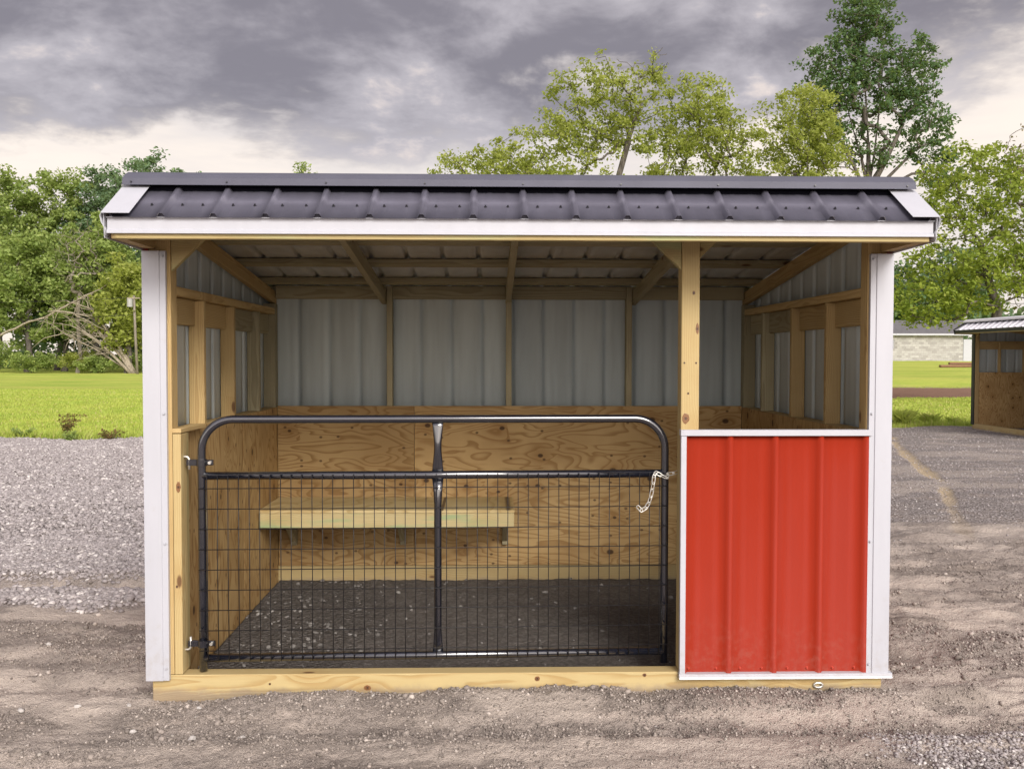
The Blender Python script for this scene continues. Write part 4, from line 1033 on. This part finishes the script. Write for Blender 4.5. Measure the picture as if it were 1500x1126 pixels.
ST = [(4, [(-0.5, 0.2, 14), (-1.3, 0.4, 17), (-2.0, 0.4, 20)]), (4, [(-0.15, 0.0, 15), (-0.4, 0, 18.5), (-0.5, 0, 22)]), (4, [(0.3, 0.1, 14.5), (0.7, 0.2, 18), (0.9, 0.3, 21.5)]),
      (4, [(0.8, -0.1, 13.6), (2.0, -0.2, 16.2), (3.0, -0.2, 18.6)]), (3, [(1.2, 0.2, 12.8), (2.8, 0.2, 14.4), (4.2, 0.2, 15.4)]), (3, [(-0.9, -0.2, 13.0), (-2.2, -0.2, 15.4), (-3.0, -0.3, 17.2)])]
tree('deciduous_tree', 'tallest dark green tree with many upright stems at the upper right', (24.6, 55), 25,
     [(-0.2, 0, 23.0, 2.3, 2.2, 2.3, 80), (-2.4, 0, 19.2, 2.3, 2.2, 2.8, 80), (2.2, 0, 19.4, 2.4, 2.2, 2.8, 90), (0, 0, 18.5, 3.2, 2.8, 3.0, 50), (3.6, 0, 15.8, 1.9, 1.8, 2.0, 44), (-3.2, 0, 15.8, 1.5, 1.8, 2.2, 34), (4.6, 0, 13.2, 1.4, 1.3, 1.6, 24), (0.5, 0, 14.6, 2.4, 2.0, 1.6, 24)],
     LD, 0.25, 40, 0.34, 8, None, clump=0.58, tip=0.018, climb=2.4, spread=0.5, stems=ST, trunk=[(0, 0, -0.3), (0, 0, 4), (0.1, 0, 8), (0, 0, 10.6), (-0.1, 0, 12)])
tree('deciduous_tree', 'leafy green tree with low spreading branches above the white roofed shed', (18.2, 28.5), 9.6,
     [(-0.9, 0, 7.9, 1.9, 1.8, 1.8, 70), (1.2, 0, 7.2, 2.0, 2, 2.0, 60), (-1.6, -0.3, 5.4, 1.9, 1.8, 1.3, 50), (0.5, -0.4, 4.8, 2.3, 1.8, 1.5, 50), (-2.9, -0.4, 3.7, 1.2, 1.0, 0.9, 34), (2.4, 0, 5.2, 1.5, 1.6, 1.9, 30), (-2.6, 0, 7.0, 0.9, 0.9, 0.8, 14), (-1.6, -0.4, 3.5, 1.0, 0.8, 0.6, 14)],
     M['leaf_fresh'], 0.15, 46, 0.17, 9, None, clump=0.44, tip=0.009, spread=0.8, trunk=[(0, 0, -0.2), (0.1, 0, 1.2), (-0.1, 0, 2.4), (0.15, 0, 3.4), (-0.25, 0, 4.6), (-0.5, 0, 5.8)])
tree('deciduous_tree', 'thin bronze brown tree with bare twig tips at the right edge', (23.1, 34), 12.2,
     [(0, 0, 9.6, 1.5, 1.4, 2.6, 46), (-0.3, 0, 6.2, 1.6, 1.4, 2.2, 30)], M['leaf_brown'], 0.17, 34, 0.12, 10, None, clump=0.55, tip=0.010, bare=0.22)
GR = 'dark trees behind the block building'
tree('deciduous_tree', 'dark green broad tree behind the left end of the block building', (42.5, 97), 12, [(0, 0, 7.5, 5, 4, 4.0, 70), (3, 0, 6, 4, 3, 3.5, 40)], LD, 0.5, 75, 0.3, 14, GR, clump=1.2, tip=0.02)
tree('deciduous_tree', 'green broad tree behind the right end of the block building', (52.5, 98), 13, [(0, 0, 8, 5, 4, 4.5, 80), (-3, 0, 6, 4, 3, 3.5, 40)], M['leaf_blue'], 0.5, 75, 0.3, 15, GR, clump=1.2, tip=0.02)
GL = 'wood edge beyond the left lawn'
def wood_tree(label, x, y, top, wd, leaf, seed, per=105, low=0.25):
    z0 = top*low; zc = (top + z0)/2; rz = (top - z0)/2
    k = int(62 * wd/8)
    tree('deciduous_tree', label, (x, y), top, [(0, 0, zc, wd*0.5, wd*0.45, rz*0.92, k), (wd*0.2, 0, zc + rz*0.35, wd*0.30, wd*0.3, rz*0.5, k//3), (-wd*0.22, 0, zc - rz*0.1, wd*0.33, wd*0.3, rz*0.55, k//3)], leaf, 0.40, per, 0.30, seed, GL, clump=1.1, tip=0.022)
wood_tree('pale green tree at the far left edge of the wood', -56.5, 101, 24.5, 9.5, LM, 21)
wood_tree('mid green tree second from left on the wood skyline', -50.6, 103, 24.8, 9, LM, 22)
wood_tree('dark green tree left of the bluish tree on the wood skyline', -46.0, 104, 25.6, 8, LB, 23)
wood_tree('tallest bluish green tree on the wood skyline beside the roof', -40.3, 102, 26.6, 9, LB, 24)
wood_tree('bluish green tree peeping out just left of the roof end', -35.6, 104, 24.2, 7.5, LB, 25)
wood_tree('green tree top barely showing over the left part of the ridge', -32.2, 112, 25.7, 6, LM, 26)
wood_tree('tiny tree top showing over the ridge right of the roof end', -23.4, 112, 26.4, 5.5, LM, 27)
wood_tree('yellowish green tree at the left edge in front of the wood', -48.5, 92, 15.5, 9, LM, 28, low=0.1)
wood_tree('vine covered green tree in the middle of the wood edge', -41.2, 91, 17.5, 8.5, LM, 29, low=0.1)
wood_tree('bright yellow green young tree left of the white corner trim', -35.8, 86, 12.0, 6, LY, 30, 80, low=0.12)
wood_tree('dark green tree behind the utility pole', -36.6, 95, 15.5, 8, LD, 31, low=0.05)
wood_tree('low dark green tree under the skyline trees at the left', -46.5, 96, 13.0, 8, LD, 32, low=0.05)

tree('bare_tree', 'leafless grey twiggy tree rising through the middle of the wood edge', (-41.5, 88), 16, [(0, 0, 11.5, 2.6, 2, 3.6, 120), (0.5, 0, 13.0, 2.0, 1.5, 2.4, 60)], LM, 0.3, 5, 0.2, 35, None, clump=0.8, bark=M['twig'], tip=0.014, bare=0.7, spread=0.15)

# woods further off that read as one mass
def woods(name, x0, x1, y, top, leaf, seed, label):
    rng = np.random.RandomState(seed); VL, FL = [], []
    n = int((x1 - x0) * 4.5)
    for i in range(n):
        x = rng.uniform(x0, x1); zt_ = top*(0.7 + 0.3*fbm(np.array([x*0.12]), np.array([1.0]), 3, 5)[0])
        z = 0.3 + (zt_ - 0.3)*rng.rand()**1.3; add_leaves(VL, FL, np.array([x, y + rng.uniform(-3, 3), z]), (2.2, 1.8, 2.0), 60, 0.8, rng, 0.8)
    o = obj(name, mesh_np(name, np.concatenate(VL), np.concatenate(FL)), leaf); tag(o, label, kind='stuff')
woods('distant_woods', -120, -18, 118, 23, LB, 41, 'dense far wood behind the left lawn')
woods('distant_woods', -20, 40, 124, 12, LB, 42, 'far wood hidden behind the shed')
woods('distant_woods', 34, 130, 116, 11, LB, 43, 'far wood behind the block building')

# shrubs along the far edge of the left lawn
def shrub(label, x, y, h, wd, leaf, seed, size=0.22, per=90, group='shrubs along the lawn edge', name='shrub'):
    tree(name, label, (x, y), h, [(0, 0, h*0.52, wd*0.5, wd*0.45, h*0.42, int(10 + wd*5))], leaf, size, per, 0.05, seed, group, 'shrub', trunk=[(0, 0, -0.1), (0, 0, h*0.1), (0, 0, h*0.2)], clump=h*0.24, bark=M['stem'], tip=0.012, climb=1.0, parts=('stem', 'foliage'))
shrub('tall bright green shrub at the left edge of the lawn', -50.5, 88.5, 3.8, 5.0, LM, 51)
shrub('low green shrub below the tip of the fallen tree', -45.8, 87.5, 2.2, 5.0, LM, 52)
shrub('rounded yellow green shrub under the fallen tree', -41.5, 88.5, 2.6, 4.2, LY, 53)
shrub('low spreading shrub left of the fallen tree base', -38.6, 86.0, 1.8, 4.0, LM, 54)
shrub('green shrub beside the base of the fallen tree', -35.6, 87.5, 2.3, 3.6, LM, 55)
shrub('yellow green shrub at the foot of the utility pole', -33.0, 88.5, 2.9, 4.4, LY, 56)
# weeds at the edge of the gravel
def weed(label, x, y, h, wd, leaf, seed, n=9, size=0.05):
    rng = np.random.RandomState(seed); bz = float(height(np.array([x]), np.array([y]))[0])
    root = thing('weed', label, 'weed', (x, y, bz), 0, 'weeds at the gravel edge')
    VL, FL, V, F = [], [], [], []
    for i in range(n):
        a = rng.rand()*2*math.pi; e = wd*0.5*rng.uniform(0.3, 1.0); hh_ = h*rng.uniform(0.6, 1.0)
        pts = [Vector((math.cos(a)*e*t**1.4, math.sin(a)*e*t**1.4, hh_*(t - 0.12*t*t) - 0.01)) for t in (0, .25, .5, .75, 1)]
        v, f = tube_data(pts, [0.006, 0.005, 0.004, 0.003, 0.002], 4); o = len(V)
        V += [tuple(q) for q in v]; F += [tuple(k + o for k in q) for q in f]
        for p in pts[1:]: add_leaves(VL, FL, np.array(p), (0.06, 0.06, 0.06), 10, size, rng)
    obj('stem', mesh_np('stem', V, F, True), M['stem'], root)
    obj('foliage', mesh_np('foliage', np.concatenate(VL), np.concatenate(FL)), leaf, root)
weed('bushy reddish weed standing on the left gravel edge', -9.15, 15.0, 0.55, 0.75, M['leaf_dry'], 61, 16)
weed('low green weed at the far left gravel edge', -9.9, 14.7, 0.22, 0.5, LM, 62)
weed('curled brown weed on the gravel edge near the shed', -8.05, 14.6, 0.22, 0.7, M['leaf_dry'], 63)
weed('small green tuft just right of the bushy weed', -8.75, 14.3, 0.22, 0.35, LM, 64)
def tuft(label, x, y, h, wd, n, seed):
    rng = np.random.RandomState(seed); bz = float(height(np.array([x]), np.array([y]))[0])
    V, F = [], []
    for i in range(n):
        a = rng.rand()*2*math.pi; e = wd*0.5*rng.rand(); r0 = wd*0.25*rng.rand(); b0 = rng.rand()*6.28
        d = np.array([math.cos(a), math.sin(a), 0]); s = np.array([-d[1], d[0], 0])*0.008
        p0 = np.array([math.cos(b0)*r0, math.sin(b0)*r0, -0.01]); hh_ = h*rng.uniform(0.5, 1)
        o = len(V); V += [p0 - s, p0 + s, p0 + d*e*0.3 + s*0.8 + np.array([0, 0, hh_*0.6]), p0 + d*e + np.array([0, 0, hh_])]
        F += [(o, o+1, o+2), (o, o+2, o+3)]
    o = obj('grass_tuft', mesh_np('grass_tuft', V, F), M['blade'], None, Matrix.Translation((x, y, bz))); tag(o, label, 'grass tuft', 'grass tufts by the right gravel')
tuft('tall grass tuft beside the right corner trim at the gravel edge', 10.35, 18.6, 0.42, 0.9, 260, 71)
tuft('smaller grass tuft between the tall tuft and the far shed', 11.15, 18.7, 0.30, 0.6, 160, 72)
tuft('low dark grass tuft close to the far shed corner', 11.75, 18.7, 0.20, 0.5, 110, 73)

# ------------------------------------------------------------------ fallen dead tree
dead = thing('fallen_tree', 'bleached fallen tree of tangled bare branches leaning over the lawn edge', 'tree', (-35.0, 85.5, 0.0))
rng = random.Random(88)
def wander(p, q, n, sag, jit):
    p, q = Vector(p), Vector(q); out_ = []
    for i in range(n + 1):
        t = i/n; v = p.lerp(q, t); v.z += sag*math.sin(math.pi*t); k = jit*math.sin(math.pi*min(1, t*1.2))
        out_.append(v + Vector((rng.uniform(-k, k), rng.uniform(-k, k), rng.uniform(-k, k))))
    return out_
def limb(p, q, r0, r1, sag, jit, n=7):
    pts = wander(p, q, n, sag, jit)
    tube('branch', dead, pts, [r0 + (r1 - r0)*i/n for i in range(n+1)], M['deadwood'], 5); return pts
trunks = [limb((0, 0, -0.1), (-4.2, 0.3, 4.9), .19, .11, .3, .10), limb((0.15, 0.2, -0.1), (-3.4, -0.4, 5.6), .17, .10, .3, .12), limb((-0.2, -0.2, 0.0), (-4.8, -0.2, 4.2), .16, .09, .25, .12),
          limb((0.1, 0.0, 0.0), (-2.6, 0.5, 4.2), .14, .08, .3, .10), limb((-0.1, 0.3, 0.0), (-6.8, 0.2, 3.9), .11, .06, .2, .12), limb((0.0, 0.1, 0.0), (-4.0, 0.1, 6.2), .13, .07, .3, .12)]
limb((-3.0, 0.2, 8.3), (-8.6, 0.2, 5.4), .07, .11, .1, .12); limb((-8.6, 0.2, 5.4), (-13.5, 0.3, 3.4), .11, .13, .15, .15)
limb((-1.6, 0, 9.2), (-3.0, 0.2, 8.3), .035, .07, 0, .05); limb((-4.2, 0.3, 4.9), (-8.2, 0.1, 6.0), .09, .08, .4, .15); limb((-4.0, 0.1, 6.2), (-7.4, 0.1, 7.0), .07, .05, .3, .15)
for i in range(72):
    t = rng.choice(trunks); a = t[rng.randint(3, 7)]
    q = a + Vector((rng.uniform(-3.9, 0.2), rng.uniform(-1, 1), rng.uniform(-1.6, 2.2)))
    limb(a, q, rng.uniform(.04, .07), .018, rng.uniform(-.4, .5), .18, 5)
for i in range(24):
    a = Vector((-3.4 - 5.0*rng.random(), 0.2, 0)); a.z = 8.1 + (a.x + 3.4)*0.52
    limb(a, a + Vector((rng.uniform(-1.4, 0.9), rng.uniform(-.5, .5), rng.uniform(-2.6, 1.0))), .035, .014, 0, .14, 4)

# ------------------------------------------------------------------ utility pole and wires
pole = thing('utility_pole', 'weathered utility pole with grey transformer before the wood', 'utility pole', (-33.9, 83.0, 0))
tube('pole', pole, [(0.25, 0, -0.2), (0.1, 0, 3.5), (0, 0, 7.4)], [0.14, 0.125, 0.105], M['twig'], 8)
m_tr = painted_metal('grey_transformer', (0.30, 0.30, 0.29), 0.5, 0.1)
obj('transformer', cyl_mesh('transformer', 0.26, 0.75, 12), m_tr, pole, Matrix.Translation((-0.35, -0.1, 6.7)))
beam('crossarm', pole, (-0.6, -0.1, 7.15), (0.6, -0.1, 7.15), 0.1, 0.12, M['deadwood'], 0.005)
def wire(label, a, b_, sag, r=0.012):
    pts = [Vector(a).lerp(Vector(b_), t/16) - Vector((0, 0, sag*4*(t/16)*(1 - t/16))) for t in range(17)]
    o = tube('power_line', None, pts, r, M['wire'], 4); tag(o, label, 'power line', 'overhead lines')
wire('upper power line running left from the utility pole', (-34.4, 83.0, 7.2), (-75, 80, 7.6), 0.8, 0.022)
wire('lower power line running left from the utility pole', (-33.9, 83.0, 5.6), (-75, 80, 6.0), 0.9, 0.022)
wire('topmost of the three power lines before the dark trees on the right', (26, 72.0, 8.4), (60, 68.0, 8.2), 0.6, 0.026)
wire('middle of the three power lines before the dark trees on the right', (26, 72.4, 7.9), (60, 68.4, 7.8), 0.6, 0.026)
wire('lowest of the three power lines before the dark trees on the right', (26, 72.8, 6.7), (60, 68.8, 6.8), 0.6, 0.022)

# ------------------------------------------------------------------ block building behind on the right
BXo, BYo, BZo = 33.0, 77.0, 1.36
bld = thing('block_building', 'low grey concrete block building with dark roof behind the right tree', 'building', (BXo, BYo, BZo - 0.15))
m_blk, T, b = material('concrete_block')
r, off = rand_off(T); P = T.new('ShaderNodeTexCoord').outputs['Object']
n = T.noise(T.vmath('ADD', P, off), 6.0, 4.0, 0.6)
c = T.mix(r, (0.31, 0.295, 0.28), (0.45, 0.435, 0.415)); c = T.mix(T.smooth(n, 0.45, 0.75, 0, 0.4), c, (0.25, 0.235, 0.21))
T.set(b.inputs['Base Color'], c); b.inputs['Roughness'].default_value = 0.9
m_mor, T, b = material('mortar'); b.inputs['Base Color'].default_value = (0.27, 0.255, 0.24, 1); b.inputs['Roughness'].default_value = 0.95
m_shin, T, b = material('asphalt_shingle'); P = T.new('ShaderNodeTexCoord').outputs['Object']
T.set(b.inputs['Base Color'], T.mix(T.noise(P, 3.0, 4.0, 0.7), (0.075, 0.072, 0.075), (0.15, 0.145, 0.15))); b.inputs['Roughness'].default_value = 0.95
m_glass, T, b = material('dark_window_glass'); b.inputs['Base Color'].default_value = (0.012, 0.014, 0.016, 1); b.inputs['Roughness'].default_value = 0.1
LW, HW = 9.4, 2.45
wl = board('wall', bld, (-4.0, 0.0, -0.3), (LW, 5.0, HW), m_mor, 'x', 0.0)
bh, bl, gap = 0.200, 0.400, 0.014
nrows = 12
for k in range(nrows):
    x = 0.0 - (0.2 if k % 2 else 0.0)
    while x < LW - 0.05:
        a = max(x, 0.0); e = min(x + bl, LW); z0 = HW - (k + 1)*bh
        if e - a > 0.06 and not (k in (2, 3, 4, 5) and a < 3.1 and e > 2.0):
            d = rng.uniform(0.012, 0.020)
            board('block', bld, (a + gap/2, -d, z0 + gap/2), (e - gap/2, -0.0005, z0 + bh - gap/2), m_blk, 'x', 0.0)
        x += bl
wd_ = board('window', bld, (2.01, -0.03, HW - 1.19), (3.09, -0.001, HW - 0.41), m_glass, 'x', 0.0)
board('window_frame', wd_, (-0.54, -0.03, -0.39), (-0.48, 0.025, 0.39), M['white'], 'z', 0.0); board('window_frame', wd_, (0.48, -0.03, -0.39), (0.54, 0.025, 0.39), M['white'], 'z', 0.0)
board('door', bld, (LW + 0.01, -0.05, -0.05), (LW + 0.95, 0.1, 2.1), M['white'], 'z', 0.005)
board('eave_board', bld, (-4.4, -0.46, HW - 0.02), (LW + 1.4, -0.40, HW + 0.15), M['white'], 'x', 0.004)
prism('roof', bld, [(-0.45, HW + 0.14), (2.5, HW + 1.45), (5.45, HW + 0.14), (5.45, HW + 0.02), (-0.39, HW + 0.02)], -4.4, LW + 1.4, 'x', m_shin)
# timbers lying on the far lawn
for i, (x, y, l, a, lb) in enumerate([(34.6, 63.0, 2.6, 4, 'lower reddish timber lying on the far lawn beside the white roofed shed'), (35.5, 63.4, 2.4, -7, 'upper reddish timber resting on the far lawn timber')]):
    zg_ = float(height(np.array([x]), np.array([y]))[0])
    o = board('timber', None, (-l/2, -0.16, -0.09), (l/2, 0.16, 0.09), M['old_timber'], 'x', 0.05)
    o.matrix_basis = Matrix.Translation((x, y, zg_ + 0.09 + 0.175*i)) @ Matrix.Rotation(R(a), 4, 'Z'); tag(o, lb, 'timber', 'timbers on the far lawn')
